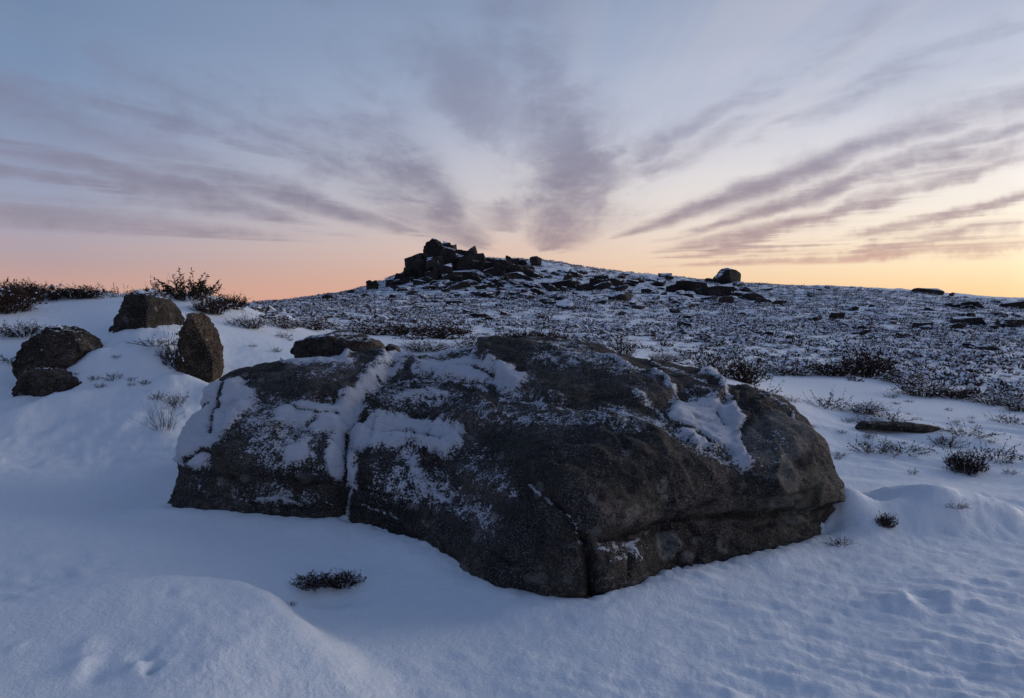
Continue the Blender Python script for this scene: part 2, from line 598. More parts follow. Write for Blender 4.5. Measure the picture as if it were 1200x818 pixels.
M_GROUND = mat_ground()
M_BOULDER = mat_boulder()
M_ROCK_NEAR = mat_rock('brown_gritstone', 1.0, 0.88, 1.08, (0.72, 0.70, 0.70))
M_ROCK_WARM = mat_rock('warm_brown_gritstone', 1.0, 0.96, 1.14, (1.25, 1.02, 0.82))
M_ROCK_FAR = mat_rock('dark_gritstone', 0.25, 0.74, 0.92, (0.45, 0.45, 0.48))
M_ROCK_BARE = mat_rock('bare_gritstone', 0.25, 1.0, 1.2, (0.6, 0.6, 0.62))
M_TWIG = mat_plant('dark_twig', (0.020, 0.015, 0.013), (0.055, 0.036, 0.028))
M_HEATHER = mat_plant('brown_heather', (0.022, 0.016, 0.013), (0.095, 0.056, 0.040))
M_RED = mat_plant('russet_heather', (0.022, 0.014, 0.012), (0.075, 0.042, 0.032))
M_GREEN = mat_plant('dark_olive_leaf', (0.018, 0.018, 0.012), (0.055, 0.048, 0.026))
M_GRASS = mat_plant('dead_grass', (0.050, 0.040, 0.030), (0.13, 0.105, 0.075))
M_SNOW = mat_snowclump()

# ------------------------------------------------------------------ the ground: one sheet
#   heights are given where the photograph shows them: column, row and an estimated distance
GPTS = [
    # foreground, flat
    *[(px, None, d, z) for px in (-200, 100, 400, 700, 1000, 1400) for d, z in ((2.4, 0.0), (3.2, 0.0))],
    (100, None, 4.2, 0.02), (400, None, 4.2, -0.06), (560, None, 3.6, -0.03), (690, None, 3.75, 0), (900, None, 4.3, 0.0), (1100, None, 4.2, 0.02), (1300, None, 4.2, 0.05),
    (250, None, 5.3, 0), (400, None, 5.2, 0.0), (520, None, 4.6, 0.0), (780, None, 4.05, 0.0), (980, None, 4.9, 0), (60, None, 5.3, 0.05), (-150, None, 5.3, 0.1),
    (600, None, 5.6, 0.0), (300, None, 6.5, 0.05), (600, None, 7.4, 0.0), (850, None, 6.3, 0.0),
    # left bank
    (100, 560, 6.4, None), (20, 545, 6.6, None), (-120, 540, 6.6, None), (180, 530, 6.9, None), (100, 500, 7.6, None), (10, 490, 7.9, None), (-150, 480, 8, None),
    (60, 470, 8.4, None), (150, 450, 8.6, None), (210, 450, 8.7, None), (250, 455, 8.8, None),
    (5, 440, 9.2, None), (-120, 430, 9.2, None), (120, 410, 9.7, None), (200, 395, 9.9, None), (255, 420, 9.9, None), (300, 410, 10.5, None),
    (60, 380, 11.5, None), (0, 385, 11, None), (-120, 370, 11.5, None), (100, 355, 13.0, None), (200, 360, 12.6, None), (250, 372, 12.6, None), (330, 395, 12.2, None),
    (20, 343, 14.5, None), (-120, 338, 15, None), (110, 343, 15.0, None), (180, 347, 14.6, None), (230, 346, 14.2, None), (280, 358, 14.6, None), (330, 376, 15.5, None),
    (50, 348, 19, None), (-150, 350, 20, None), (180, 356, 19, None), (260, 366, 20, None),
    (20, 365, 32, None), (200, 366, 32, None), (-200, 365, 32, None),
    # behind the boulder
    (400, 416, 11, None), (470, 418, 10.8, None), (540, 415, 11.0, None), (640, 425, 10.6, None), (760, 435, 10.0, None), (860, 458, 9.2, None),
    (400, 395, 15.5, None), (520, 400, 15.5, None), (640, 404, 15.5, None), (760, 420, 14.0, None), (880, 446, 12.5, None),
    # right
    (960, 470, 10.6, None), (1060, 480, 10.6, None), (1200, 500, 9.6, None), (1350, 500, 9.6, None), (960, 545, 7.2, None), (1080, 545, 7.3, None), (1200, 560, 7.0, None), (1350, 560, 7, None),
    (1000, 505, 8.7, None), (1100, 515, 8.4, None), (1010, 445, 14, None), (1100, 460, 13, None), (1200, 474, 12, None), (1350, 478, 12, None),
    (1060, 585, 5.9, None), (1180, 610, 5.6, None),
    # hillside
    (330, 365, 30, None), (420, 378, 24, None), (520, 386, 22, None), (640, 394, 21, None), (760, 405, 20, None), (880, 418, 20, None), (1000, 425, 20, None), (1100, 432, 19, None), (1200, 440, 19, None), (1350, 446, 19, None),
    (340, 357, 46, None), (420, 360, 42, None), (520, 368, 38, None), (640, 374, 36, None), (760, 380, 36, None), (880, 385, 36, None), (1000, 388, 36, None), (1100, 392, 36, None), (1200, 398, 36, None), (1350, 402, 36, None),
    (420, 349, 60, None), (500, 349, 60, None), (600, 352, 56, None), (700, 350, 58, None), (800, 356, 58, None), (900, 360, 56, None), (1000, 361, 56, None), (1100, 364, 56, None), (1200, 372, 56, None), (1350, 376, 56, None),
    # crest
    (310, 354, 62, None), (350, 351, 68, None), (400, 345, 72, None), (436, 340, 74, None), (470, 331, 76, None), (500, 316, 79, None), (540, 312, 80, None), (600, 311, 80, None), (650, 311, 82, None), (700, 318, 84, None), (760, 323, 86, None), (800, 326, 86, None), (900, 333, 88, None), (1000, 337, 88, None), (1100, 343, 88, None), (1200, 349, 88, None), (1350, 355, 88, None),
    (510, 337, 71, None), (580, 338, 70, None), (650, 336, 72, None), (740, 338, 74, None), (850, 344, 74, None), (1000, 346, 74, None), (1150, 353, 74, None), (1350, 360, 74, None),
    # beyond the crest
    (350, None, 110, 0.5), (500, None, 115, 5.2), (700, None, 120, 4.2), (900, None, 120, 3.0), (1200, None, 120, 1.5), (1350, None, 120, 1),
    (100, None, 100, -1), (-200, None, 100, -1),
]


def _ground_fit():
    P, S = [], []
    for px, py, d, z in GPTS:
        if z is None:
            p = at(px, py, d)
            x, y, zz = p
        else:
            x, y, zz = (px - 600) / FPX * d, d, z
        r = math.hypot(x, y)
        P.append((math.atan2(x, y), math.log(r)))
        S.append(zz / r)
    for th in list(range(-180, -54, 21)) + list(range(54, 181, 21)):
        for r in (2.0, 4.0, 9.0, 22.0, 60.0, 120.0):
            P.append((R(th), math.log(r)))
            S.append(0.0)
    for th in range(-180, 181, 24):
        for r in (300.0, 1200.0, 5000.0):
            P.append((R(th), math.log(r)))
            S.append(-0.008)
    for th in range(-50, 51, 25):
        P.append((R(th), math.log(1.2)))
        S.append(0.0)
    return np.array(P), np.array(S)


_GP, _GS = _ground_fit()
_GSC = np.array([2.2, 1.0])


def _tps(d2):
    return 0.5 * d2 * np.log(d2 + 1e-12)


def _solve(P, S, lam):
    n = len(P)
    d2 = ((P[:, None] - P[None]) ** 2).sum(-1)
    A = np.zeros((n + 3, n + 3))
    A[:n, :n] = _tps(d2) + lam * np.eye(n)
    A[:n, n] = 1
    A[:n, n + 1:] = P
    A[n, :n] = 1
    A[n + 1:, :n] = P.T
    return np.linalg.solve(A, np.concatenate([S, np.zeros(3)]))


_GQ = _GP * _GSC
_GW = _solve(_GQ, _GS, 0.002)

# crest line of the wind-cut drift at the lower left, in plan
DRIFT = [tuple(at_z(px, py, 0.15)[:2]) for px, py in ((-160, 735), (0, 716), (60, 706), (120, 692), (200, 682), (270, 680), (310, 690), (350, 720), (390, 756), (440, 795), (500, 840))]
SCRUB_EDGE = np.array([(-400, 352), (0, 352), (130, 346), (200, 352), (260, 362), (300, 372), (350, 378), (420, 390), (480, 398), (560, 396), (640, 402), (740, 414), (830, 428), (900, 446), (960, 440), (1050, 450), (1100, 462), (1200, 478), (1500, 485)], float)
BOULDER_FOOT = [(-2.66, 5.47), (-1.32, 5.22), (-0.59, 4.77), (0.1, 3.9), (0.39, 3.76), (0.9, 4.08), (1.33, 4.33), (2.35, 4.9), (2.4, 6.0), (1.2, 7.4), (-1.0, 7.6), (-2.6, 7.0)]


def scrub_of(x, y, z):
    px, py, w = project(np.stack([x, y, z], -1))
    px, py = np.where(w > 0.2, px, 600), np.where(w > 0.2, py, 900)
    e = np.interp(px, SCRUB_EDGE[:, 0], SCRUB_EDGE[:, 1])
    r = np.hypot(x, y)
    nz = perlin(x * 0.35, y * 0.35, 3.1) * 14 + perlin(x * 1.3, y * 1.3, 5.1) * 8
    s = sstep(e - py + nz * np.clip(14 / (r + 1), 0.15, 1.2), -4, 7)
    side = sstep(r, 13, 22)
    inview = sstep(np.abs(np.arctan2(x, y)), R(50), R(42))
    return (s * inview + side * (1 - inview)) * sstep(r, 8, 11)


def ground_z(x, y, detail=True):
    x = np.asarray(x, float)
    y = np.asarray(y, float)
    shp = np.broadcast(x, y).shape
    x, y = np.broadcast_to(x, shp).ravel(), np.broadcast_to(y, shp).ravel()
    r = np.hypot(x, y)
    q = np.stack([np.arctan2(x, y), np.log(np.maximum(r, 0.3))], -1) * _GSC
    s = np.empty(len(q))
    n = len(_GQ)
    for i in range(0, len(q), 20000):
        b = q[i:i + 20000]
        d2 = (b ** 2).sum(1)[:, None] + (_GQ ** 2).sum(1)[None] - 2 * b @ _GQ.T
        np.maximum(d2, 0, out=d2)
        s[i:i + 20000] = _tps(d2) @ _GW[:n] + _GW[n] + b @ _GW[n + 1:]
    z = s * r * sstep(r, 0.8, 1.9)
    # wind-cut drift
    near = (r < 9) & (y > 0)
    if near.any():
        xn, yn = x[near], y[near]
        d, al = seg_dist(xn, yn, DRIFT)
        crest_y = np.interp(xn, [p[0] for p in DRIFT], [p[1] for p in DRIFT])
        pol = DRIFT + [(DRIFT[-1][0] + 0.1, -1.0), (-6, -1.0), (-6, DRIFT[0][1])]
        sd = poly_sd(xn, yn, pol)
        sd = sd + 0.07 * perlin(xn * 2.3, yn * 2.3, 1.4) + 0.025 * perlin(xn * 7, yn * 7, 1.9)
        wob = perlin(xn * 1.7, yn * 1.7, 1.0) * 0.03
        lee = np.interp(xn, [-2.4, -1.6, -1.15, -0.9], [0.9, 0.45, 0.24, 0.24])
        prof = sstep(sd, -lee, 0.07) * (0.55 + 0.45 * np.exp(-np.maximum(sd, 0) / 0.8))
        amp = (0.17 * sstep(xn, -4.0, -1.6) + 0.03) * (0.28 + 0.72 * sstep(xn, -0.45, -1.3))
        fade = sstep(yn, 1.0, 2.0)
        dz = prof * amp * fade + np.where(sd > 0, wob, wob * prof)
        # hollow scoured behind the drift
        dz -= 0.06 * np.exp(-((xn + 0.75) ** 2 / 0.5 + (yn - 3.9) ** 2 / 0.5))
        # two holes and a lump in the drift
        for (px, py, a, rad) in ((178, 795, -0.07, 0.022), (170, 780, -0.022, 0.045), (160, 790, 0.02, 0.03), (95, 790, 0.028, 0.05), (100, 770, 0.018, 0.05), (112, 800, -0.02, 0.045), (215, 708, 0.012, 0.05), (195, 712, -0.008, 0.04), (20, 770, 0.012, 0.03), (600, 800, -0.015, 0.1), (60, 690, -0.012, 0.08), (30, 688, -0.012, 0.07)):
            cx, cy, _ = at_z(px, py, 0.1)
            jx, jy = 0.02 * perlin(xn * 14, yn * 14, px * 0.1), 0.02 * perlin(xn * 14, yn * 14, px * 0.1 + 5)
            dz += a * np.exp(-((xn - cx + jx) ** 2 + ((yn - cy + jy) * 0.8) ** 2) / rad ** 2)
        # mound with a bare tuft to the right of the boulder
        cx, cy, _ = at_z(1075, 610, 0.05)
        ty = yn - cy + 0.10 * perlin(xn * 1.6, yn * 1.6, 31.0) - 0.12
        dz += 0.27 * np.exp(-((xn - cx) / 0.8) ** 2) * np.exp(-(ty / np.where(ty < 0, 0.20, 0.50)) ** 2) * (1 + 0.5 * perlin(xn * 2.6, yn * 2.6, 33.0))
        cx, cy, _ = at_z(1030, 600, 0.05)
        dz -= 0.15 * np.exp(-(((xn - cx) / 0.20) ** 2 + ((yn - cy) / 0.2) ** 2))
        cx, cy, _ = at_z(1180, 600, 0.05)
        dz += 0.08 * np.exp(-(((xn - cx) / 0.6) ** 2 + ((yn - cy) / 0.25) ** 2))
        # scoured pocket over the sunken tuft
        cx, cy, _ = at_z(385, 684, 0.0)
        dz -= 0.05 * np.exp(-(((xn - cx) / 0.17) ** 2 + ((yn - cy) / 0.10) ** 2))
        cx, cy, _ = at_z(385, 664, 0.0)
        dz += 0.05 * np.exp(-(((xn - cx) / 0.22) ** 2 + ((yn - cy) / 0.10) ** 2))
        cx, cy, _ = at_z(160, 575, 0.05)
        dz -= 0.10 * np.exp(-(((xn - cx) / 0.45) ** 2 + ((yn - cy) / 0.4) ** 2))
        # snow drawn up against the boulder, with a small melted moat
        bd = -poly_sd(xn, yn, BOULDER_FOOT)
        b0 = np.maximum(bd, 0)
        dz += 0.045 * np.exp(-((b0 - 0.22) / 0.16) ** 2) * (0.6 + 0.8 * perlin(xn * 2.1, yn * 2.1, 8.0)) - 0.02 * np.exp(-(b0 / 0.05) ** 2)
        dz += (0.05 * perlin(xn * 5, yn * 5, 8.0) + 0.035 * perlin(xn * 13, yn * 13, 8.0) + 0.02 * perlin(xn * 29, yn * 29, 8.0)) * np.exp(-b0 / 0.09)
        # ramp of snow at the right end of the boulder
        cx, cy, _ = at_z(992, 612, 0.0)
        dz += 0.10 * np.exp(-(((xn - cx) / 0.13) ** 2 + ((yn - cy) / 0.25) ** 2))
        zz = z[near] + dz
        z = z.copy()
        z[near] = zz
    m = (r > 7) & (r < 13) & (x < 0) & (y > 0)
    if m.any():
        # snow banked between and in front of the left rocks
        z = z.copy()
        for (px, py, dep, a, rx, ry) in ((180, 418, 9.2, 0.20, 0.55, 0.45), (150, 402, 10.0, 0.10, 0.7, 0.4), (215, 446, 8.6, 0.16, 0.30, 0.25), (90, 440, 8.8, 0.12, 0.4, 0.3), (75, 478, 8.25, 0.13, 0.4, 0.22), (20, 485, 8.0, 0.10, 0.3, 0.25), (110, 425, 9.2, 0.16, 0.35, 0.3), (248, 455, 8.5, 0.12, 0.2, 0.2)):
            cx = (px - 600) / FPX * dep
            z[m] += a * np.exp(-(((x[m] - cx) / rx) ** 2 + ((y[m] - dep) / ry) ** 2))
    if detail:
        # broad undulation
        z = z + 0.018 * perlin(x * 0.9, y * 0.9, 0.3) * sstep(r, 1, 3) * sstep(r, 40, 12)
        # wind-carved ridges in the foreground, strongest at the lower right
        m = (r < 12) & (y > 0.5)
        if m.any():
            xm, ym = x[m], y[m]
            ca, sa = math.cos(R(-28)), math.sin(R(-28))
            a, b = xm * ca + ym * sa, -xm * sa + ym * ca
            wx = 0.25 * perlin(xm * 2, ym * 2, 9.0)
            rid = 1 - np.abs(perlin(a * 2.2 + wx, b * 7.5 + wx * 2, 2.0)) * 2.2
            rid2 = 1 - np.abs(perlin(a * 6 + wx, b * 17, 6.0)) * 2.2
            ppx, ppy, _ = project(np.stack([xm, ym, np.zeros_like(xm)], -1))
            wgt = sstep(ppx, 700, 950) * sstep(ppy, 640, 730) + 0.35 * sstep(ppx, 560, 640) * sstep(ppy, 730, 780)
            patch = sstep(perlin(xm * 1.1, ym * 1.1, 4.4), -0.25, 0.25)
            rid3 = np.clip(perlin(a * 3.5 + wx * 2, b * 11 + wx * 3, 12.0) * 2.4, 0, 1)
            ad = (0.020 * rid + 0.015 * rid2 + 0.032 * rid3 + 0.03 * perlin(xm * 3.2, ym * 3.2, 1.7) + 0.010 * fbm(xm * 13, ym * 13, 7.7, 3, 0.6)) * np.clip(wgt, 0, 1) * (0.35 + 0.65 * patch)
            # a trampled lump
            cx, cy, _ = at_z(1085, 715, 0.0)
            lump = np.exp(-(((xm - cx) / 0.28) ** 2 + ((ym - cy) / 0.16) ** 2))
            ad += lump * (0.03 + 0.09 * perlin(xm * 6, ym * 6, 3.3) + 0.05 * perlin(xm * 14, ym * 14, 3.3))
            # ripples right of the boulder and lumpy crust on the left bank
            wr = sstep(ppx, 1000, 1060) * sstep(ppy, 690, 600) * sstep(ppy, 540, 580)
            ad += wr * (0.016 * (1 - np.abs(perlin(a * 3, b * 12, 7.0)) * 2.0) + 0.02 * fbm(xm * 7, ym * 7, 8.0, 4, 0.6))
            wl = sstep(ppx, 330, 180) * sstep(ppy, 575, 540)
            ad += wl * (0.07 * perlin(xm * 1.8, ym * 1.8, 2.5) + 0.04 * fbm(xm * 4, ym * 4, 6.5, 4))
            wm = sstep(ppx, 900, 1000) * sstep(ppy, 580, 520)
            ad += wm * (0.09 * perlin(a * 0.9, b * 2.8, 2.5) + 0.02 * perlin(a * 3, b * 9, 6.5))
            ad += 0.009 * fbm(xm * 5, ym * 5, 0.5, 5, 0.65) * (0.5 + 0.8 * sstep(perlin(xm * 0.9, ym * 0.9, 14.0), -0.3, 0.4))
            cr = sstep(perlin(xm * 1.3, ym * 1.3, 21.0), 0.05, 0.35)
            ad += 0.018 * cr * np.clip(perlin(a * 4 + wx, b * 9 + wx, 23.0) * 2.2, -0.2, 1)
            z[m] += ad
        # tussocky hillside
        m = (r > 9) & (r < 400)
        if m.any():
            xm, ym, zm = x[m], y[m], z[m]
            sc = scrub_of(xm, ym, zm)
            rr = r[m]
            z[m] += sc * (0.10 * fbm(xm * 0.9, ym * 0.9, 1.0, 4, 0.6) * sstep(rr, 9, 22) + 0.35 * perlin(xm * 0.13, ym * 0.13, 2.0) * sstep(rr, 25, 50) + 0.16 * fbm(xm * 0.45, ym * 0.45, 4.0, 3) * sstep(rr, 30, 60))
    return z.reshape(shp)


def build_ground():
    az_f = np.radians(np.arange(-44, 44.01, 0.15))
    az_c = np.radians(np.concatenate([np.arange(47, 180, 4.0), np.arange(180, 316, 4.0)]))
    az = np.concatenate([az_f, az_c])
    lr = np.concatenate([np.linspace(math.log(0.5), math.log(2.1), 16)[:-1], np.arange(math.log(2.1), math.log(115), 0.0070), np.linspace(math.log(118), math.log(6000), 34)])
    A, L = np.meshgrid(az, lr)
    r = np.exp(L)
    X, Y = r * np.sin(A), r * np.cos(A)
    Z = ground_z(X.ravel(), Y.ravel()).reshape(X.shape)
    Z = np.where(r < 0.8, 0.0, Z)
    na, nr = len(az), len(lr)
    V = np.stack([X, Y, Z], -1).reshape(-1, 3)
    i, j = np.meshgrid(np.arange(nr - 1), np.arange(na), indexing='ij')
    j2 = (j + 1) % na
    F = np.stack([i * na + j, i * na + j2, (i + 1) * na + j2, (i + 1) * na + j], -1).reshape(-1, 4)[:, ::-1]
    V = np.concatenate([V, [[0, 0, 0]]])
    ci = len(V) - 1
    jj = np.arange(na)
    T = np.stack([np.full(na, ci), (jj + 1) % na, jj], -1)[:, ::-1]
    me = mesh_np('snowy_ground', V, [F, T], None, [M_GROUND])
    attr(me, 'scrub', scrub_of(V[:, 0], V[:, 1], V[:, 2]))
    o = link('snowy_ground', me)
    tag(o, 'snow covered moorland ground rising to a heather hillside', None, None, 'structure')
    del o['label']
    return o


build_ground()

_HL = np.exp(np.linspace(math.log(2.2), math.log(112), 900))


def hit(px, py, rmin=0.0):
    """where the line of sight through a pixel first meets the ground; the crest if it passes above"""
    d = ray(px, py)
    h = math.hypot(d[0], d[1])
    ux, uy = d[0] / h, d[1] / h
    rr = _HL[_HL > rmin] if rmin else _HL
    z = ground_z(ux * rr, uy * rr)
    zl = EYE + rr * d[2] / h
    k = np.nonzero(z >= zl)[0]
    if len(k):
        i = k[0]
    else:
        i = int(np.argmax((z - EYE) / rr))
    return np.array([ux * rr[i], uy * rr[i], z[i]]), rr[i]


# ------------------------------------------------------------------ sphere directions
def ico(n):
    bm = bmesh.new()
    bmesh.ops.create_icosphere(bm, subdivisions=n, radius=1.0)
    me = bpy.data.meshes.new('tmp')
    bm.to_mesh(me)
    bm.free()
    V = np.empty(len(me.vertices) * 3, np.float32)
    me.vertices.foreach_get('co', V)
    F = np.empty(len(me.polygons) * 3, np.int32)
    me.loops.foreach_get('vertex_index', F)
    bpy.data.meshes.remove(me)
    V = V.reshape(-1, 3).astype(float)
    return V / np.linalg.norm(V, axis=1)[:, None], F.reshape(-1, 3)


def normals(V, F):
    fn = np.cross(V[F[:, 1]] - V[F[:, 0]], V[F[:, 2]] - V[F[:, 0]])
    n = np.zeros_like(V)
    for i in range(3):
        for a in range(3):
            n[:, a] += np.bincount(F[:, i], fn[:, a], len(V))
    return n / (np.linalg.norm(n, axis=1)[:, None] + 1e-12)


# ------------------------------------------------------------------ the great boulder
B_C = np.array([-0.12, 5.6, 0.15])
B_S = np.array([2.5, 1.65, 1.0])
B_CONTACT = [(200, 597), (250, 606), (320, 608), (395, 608), (430, 612), (500, 632), (560, 660), (620, 692), (650, 702), (685, 705), (720, 698), (780, 678), (797, 664), (850, 658), (900, 645), (950, 634), (984, 622)]
B_PTS = [
    (200, 570, 5.6), (202, 530, 5.75), (214, 492, 5.95), (245, 452, 6.2), (295, 431, 6.5), (345, 418, 6.8),
    (260, 552, 5.38), (330, 548, 5.28), (395, 545, 5.22), (300, 580, 5.25), (240, 580, 5.4), (390, 580, 5.18),
    (300, 490, 5.85), (380, 485, 5.75), (330, 450, 6.3), (420, 440, 6.35), (260, 490, 5.95),
    (400, 418, 6.9), (460, 421, 6.9), (510, 420, 7.0), (560, 410, 7.0), (605, 403, 6.9), (660, 410, 6.8), (720, 421, 6.6), (770, 432, 6.4), (820, 446, 6.2), (860, 456, 6.05), (900, 466, 5.9), (936, 490, 5.7), (956, 520, 5.5), (966, 550, 5.3), (969, 578, 5.2), (966, 600, 5.08),
    (450, 575, 5.05), (450, 530, 5.25), (520, 600, 4.72), (520, 550, 4.95), (520, 500, 5.4), (520, 460, 6.0), (580, 640, 4.28), (580, 590, 4.45), (580, 540, 4.7), (600, 500, 5.1), (600, 460, 5.7), (600, 430, 6.3),
    (640, 660, 3.83), (630, 610, 4.0), (625, 565, 4.2), (660, 680, 3.74), (690, 650, 3.78), (690, 600, 4.0), (690, 550, 4.3), (690, 510, 4.75), (690, 470, 5.4), (690, 440, 6.1),
    (760, 660, 4.02), (760, 610, 4.12), (760, 560, 4.32), (760, 515, 4.7), (760, 470, 5.3), (830, 630, 4.30), (830, 590, 4.36), (830, 545, 4.55), (830, 505, 4.92), (830, 468, 5.6), (900, 615, 4.55), (900, 580, 4.58), (900, 530, 4.80), (900, 495, 5.3), (950, 600, 4.78), (950, 570, 4.80), (950, 530, 5.08),
]
B_BACK = [(-2.70, 5.85, 0.0), (-2.68, 6.3, 0.0), (-2.68, 5.75, 0.25), (-2.5, 6.5, 0.4), (-2.62, 5.6, -0.45), (-2.62, 6.0, -0.45), (-2.6, 6.5, -0.45), (2.24, 5.7, 0.25), (2.26, 5.5, 0.0), (2.2, 5.2, -0.45), (2.3, 5.7, -0.45),
          (-2.35, 7.0, 0.55), (-1.2, 7.4, 0.65), (0.3, 7.5, 0.75), (1.3, 7.0, 0.55), (2.2, 6.1, 0.25), (-2.6, 7.2, 0.0), (-1.2, 7.8, 0.0), (0.4, 7.9, 0.0), (1.5, 7.4, 0.0), (2.4, 6.4, 0.0),
          (-2.4, 7.1, -0.5), (-1.2, 7.6, -0.5), (0.4, 7.7, -0.5), (1.5, 7.2, -0.5), (2.3, 6.3, -0.5), (0, 5.6, -0.7)]

SNOW_PATCH = [
    [(246, 452), (285, 450), (300, 458), (292, 475), (282, 495), (268, 512), (250, 524), (245, 545), (225, 542), (207, 535), (204, 518), (215, 490), (233, 462)],
    [(325, 480), (352, 474), (398, 474), (418, 466), (414, 488), (402, 500), (374, 509), (345, 502), (322, 498)],
    [(470, 420), (458, 432), (442, 452), (420, 476), (411, 502), (413, 545), (408, 572), (396, 570), (384, 556), (394, 512), (400, 480), (424, 460), (448, 432)],
    [(418, 496), (460, 494), (500, 502), (545, 508), (542, 522), (520, 534), (480, 527), (432, 530), (415, 520)],
    [(532, 424), (556, 420), (578, 440), (616, 454), (600, 461), (572, 452), (545, 447), (510, 436), (488, 428)],
    [(455, 466), (490, 462), (524, 466), (528, 476), (500, 481), (475, 475)],
    [(788, 474), (812, 474), (838, 480), (858, 488), (864, 512), (871, 552), (858, 544), (846, 524), (818, 522), (796, 508), (785, 490)],
    [(590, 461), (640, 480), (690, 489), (730, 487), (762, 497), (782, 510), (730, 497), (690, 496), (650, 487), (605, 471)],
    [(344, 413), (372, 410), (402, 420), (410, 430), (372, 430), (345, 424)],
    [(338, 532), (362, 528), (372, 535), (360, 543), (342, 541)],
    [(470, 538), (486, 540), (500, 558), (516, 576), (536, 590), (524, 596), (502, 580), (484, 562)],
]
SNOW_LINES = [  # thin drifts along ledges: points, half width, strength
    ([(645, 418), (690, 430), (735, 444)], 2.2, 0.66), ([(700, 432), (748, 450), (790, 468)], 2.4, 0.70), ([(660, 425), (700, 446)], 2, 0.6), ([(820, 448), (842, 458), (852, 476)], 3, 0.8), ([(900, 474), (918, 490), (926, 506)], 2, 0.66),
    ([(622, 570), (650, 592), (672, 612), (684, 634)], 1.8, 0.75), ([(705, 642), (735, 634), (760, 626)], 3.5, 0.60), ([(300, 583), (325, 582), (345, 590)], 3, 0.68), ([(408, 575), (402, 590), (400, 606)], 3, 0.75),
    ([(425, 592), (440, 600), (452, 604)], 2, 0.6), ([(462, 604), (476, 610)], 3, 0.6), ([(845, 520), (862, 545)], 3, 0.6), ([(480, 424), (520, 434), (570, 448)], 2.5, 0.7), ([(430, 440), (446, 428), (462, 416)], 3, 0.75),
    ([(585, 468), (610, 478), (640, 484)], 4, 0.62), ([(560, 440), (610, 455)], 3, 0.65), ([(740, 470), (765, 482), (800, 520)], 4, 0.58), ([(420, 470), (424, 480)], 4, 0.7), ([(880, 462), (905, 478)], 2, 0.55),
    ([(610, 408), (660, 414), (720, 428)], 2, 0.52), ([(760, 436), (800, 450), (830, 462)], 2, 0.55), ([(500, 445), (540, 452), (570, 462)], 2.5, 0.6), ([(440, 452), (480, 446), (520, 450)], 2, 0.58),
]
BARE = [  # rock edges that show through the snow: points, half width, strength
    ([(204, 524), (214, 492), (234, 464), (258, 447), (300, 438)], 3.5, 0.9), ([(264, 452), (254, 478), (246, 506)], 2.2, 0.85), ([(222, 540), (236, 528), (262, 532)], 3, 0.8), ([(246, 470), (232, 482)], 2, 0.8),
    ([(405, 506), (404, 545), (400, 570)], 2.2, 0.75), ([(416, 500), (428, 492)], 3, 0.8), ([(345, 478), (375, 488), (395, 486)], 2.5, 0.55), ([(440, 512), (480, 510), (520, 520)], 2.2, 0.5), ([(540, 430), (560, 436), (580, 446)], 2.5, 0.6), ([(792, 498), (812, 506), (835, 520)], 2.6, 0.85), ([(840, 486), (850, 500)], 2, 0.5), ([(360, 500), (372, 494)], 3, 0.6),
]
FROST = [  # speckled zones: polygon, soft edge, amount
    ([(270, 465), (330, 455), (390, 500), (380, 560), (330, 560), (280, 540)], 25, 0.52),
    ([(380, 430), (430, 425), (420, 450), (360, 460), (330, 445)], 18, 0.50),
    ([(430, 535), (520, 545), (590, 600), (600, 640), (520, 610), (430, 580)], 22, 0.50),
    ([(540, 470), (640, 480), (760, 500), (770, 530), (640, 520), (560, 510)], 25, 0.50),
    ([(540, 510), (600, 540), (620, 600), (560, 580), (520, 545)], 25, 0.44),
    ([(430, 440), (520, 440), (570, 480), (560, 500), (440, 490)], 20, 0.46),
    ([(620, 412), (700, 425), (790, 455), (780, 470), (680, 455), (620, 440)], 14, 0.47),
    ([(690, 625), (760, 620), (780, 650), (720, 665)], 14, 0.42),
    ([(205, 545), (300, 560), (390, 575), (390, 600), (260, 600), (205, 580)], 14, 0.33), ([(300, 560), (340, 566), (380, 585), (350, 598), (300, 592)], 12, 0.46),
    ([(770, 480), (850, 520), (870, 560), (820, 545), (770, 520)], 16, 0.46),
    ([(860, 510), (920, 500), (930, 540), (880, 560)], 14, 0.36),
]
RAISED = [  # slabs that stand proud of the top: polygon, height, edge softness in px
    ([(556, 405), (610, 395), (690, 405), (760, 420), (835, 445), (856, 470), (838, 480), (800, 468), (752, 480), (700, 468), (650, 478), (612, 462), (580, 444)], 0.09, 4.5),
    ([(868, 450), (920, 470), (960, 500), (1000, 560), (1000, 600), (930, 610), (880, 560), (864, 510), (852, 478)], 0.06, 6),
    ([(405, 400), (456, 415), (442, 446), (405, 472), (360, 462), (330, 440), (340, 425), (400, 430)], 0.07, 5),
    ([(430, 470), (470, 455), (560, 470), (600, 500), (540, 506), (500, 498), (455, 490), (420, 495)], 0.05, 4),
    ([(280, 470), (330, 500), (390, 512), (395, 560), (330, 560), (255, 555), (255, 530)], 0.05, 5),
    ([(560, 470), (640, 482), (700, 492), (760, 505), (830, 540), (880, 560), (985, 560), (985, 595), (860, 602), (780, 605), (700, 622), (640, 575), (600, 545), (575, 505)], 0.05, 8),
    ([(420, 540), (500, 545), (560, 590), (620, 640), (640, 700), (560, 662), (500, 630), (420, 600)], 0.04, 7),
    ([(700, 636), (760, 628), (800, 634), (792, 668), (730, 690), (700, 690)], 0.035, 4), ([(835, 612), (900, 610), (960, 604), (970, 625), (880, 648), (840, 652)], 0.03, 4),
    ([(640, 420), (700, 430), (760, 450), (800, 466), (740, 466), (680, 452)], 0.045, 4), ([(480, 440), (560, 446), (600, 462), (560, 478), (500, 464)], 0.035, 4),
    ([(700, 500), (770, 515), (800, 560), (740, 580), (690, 545)], 0.03, 7),
]
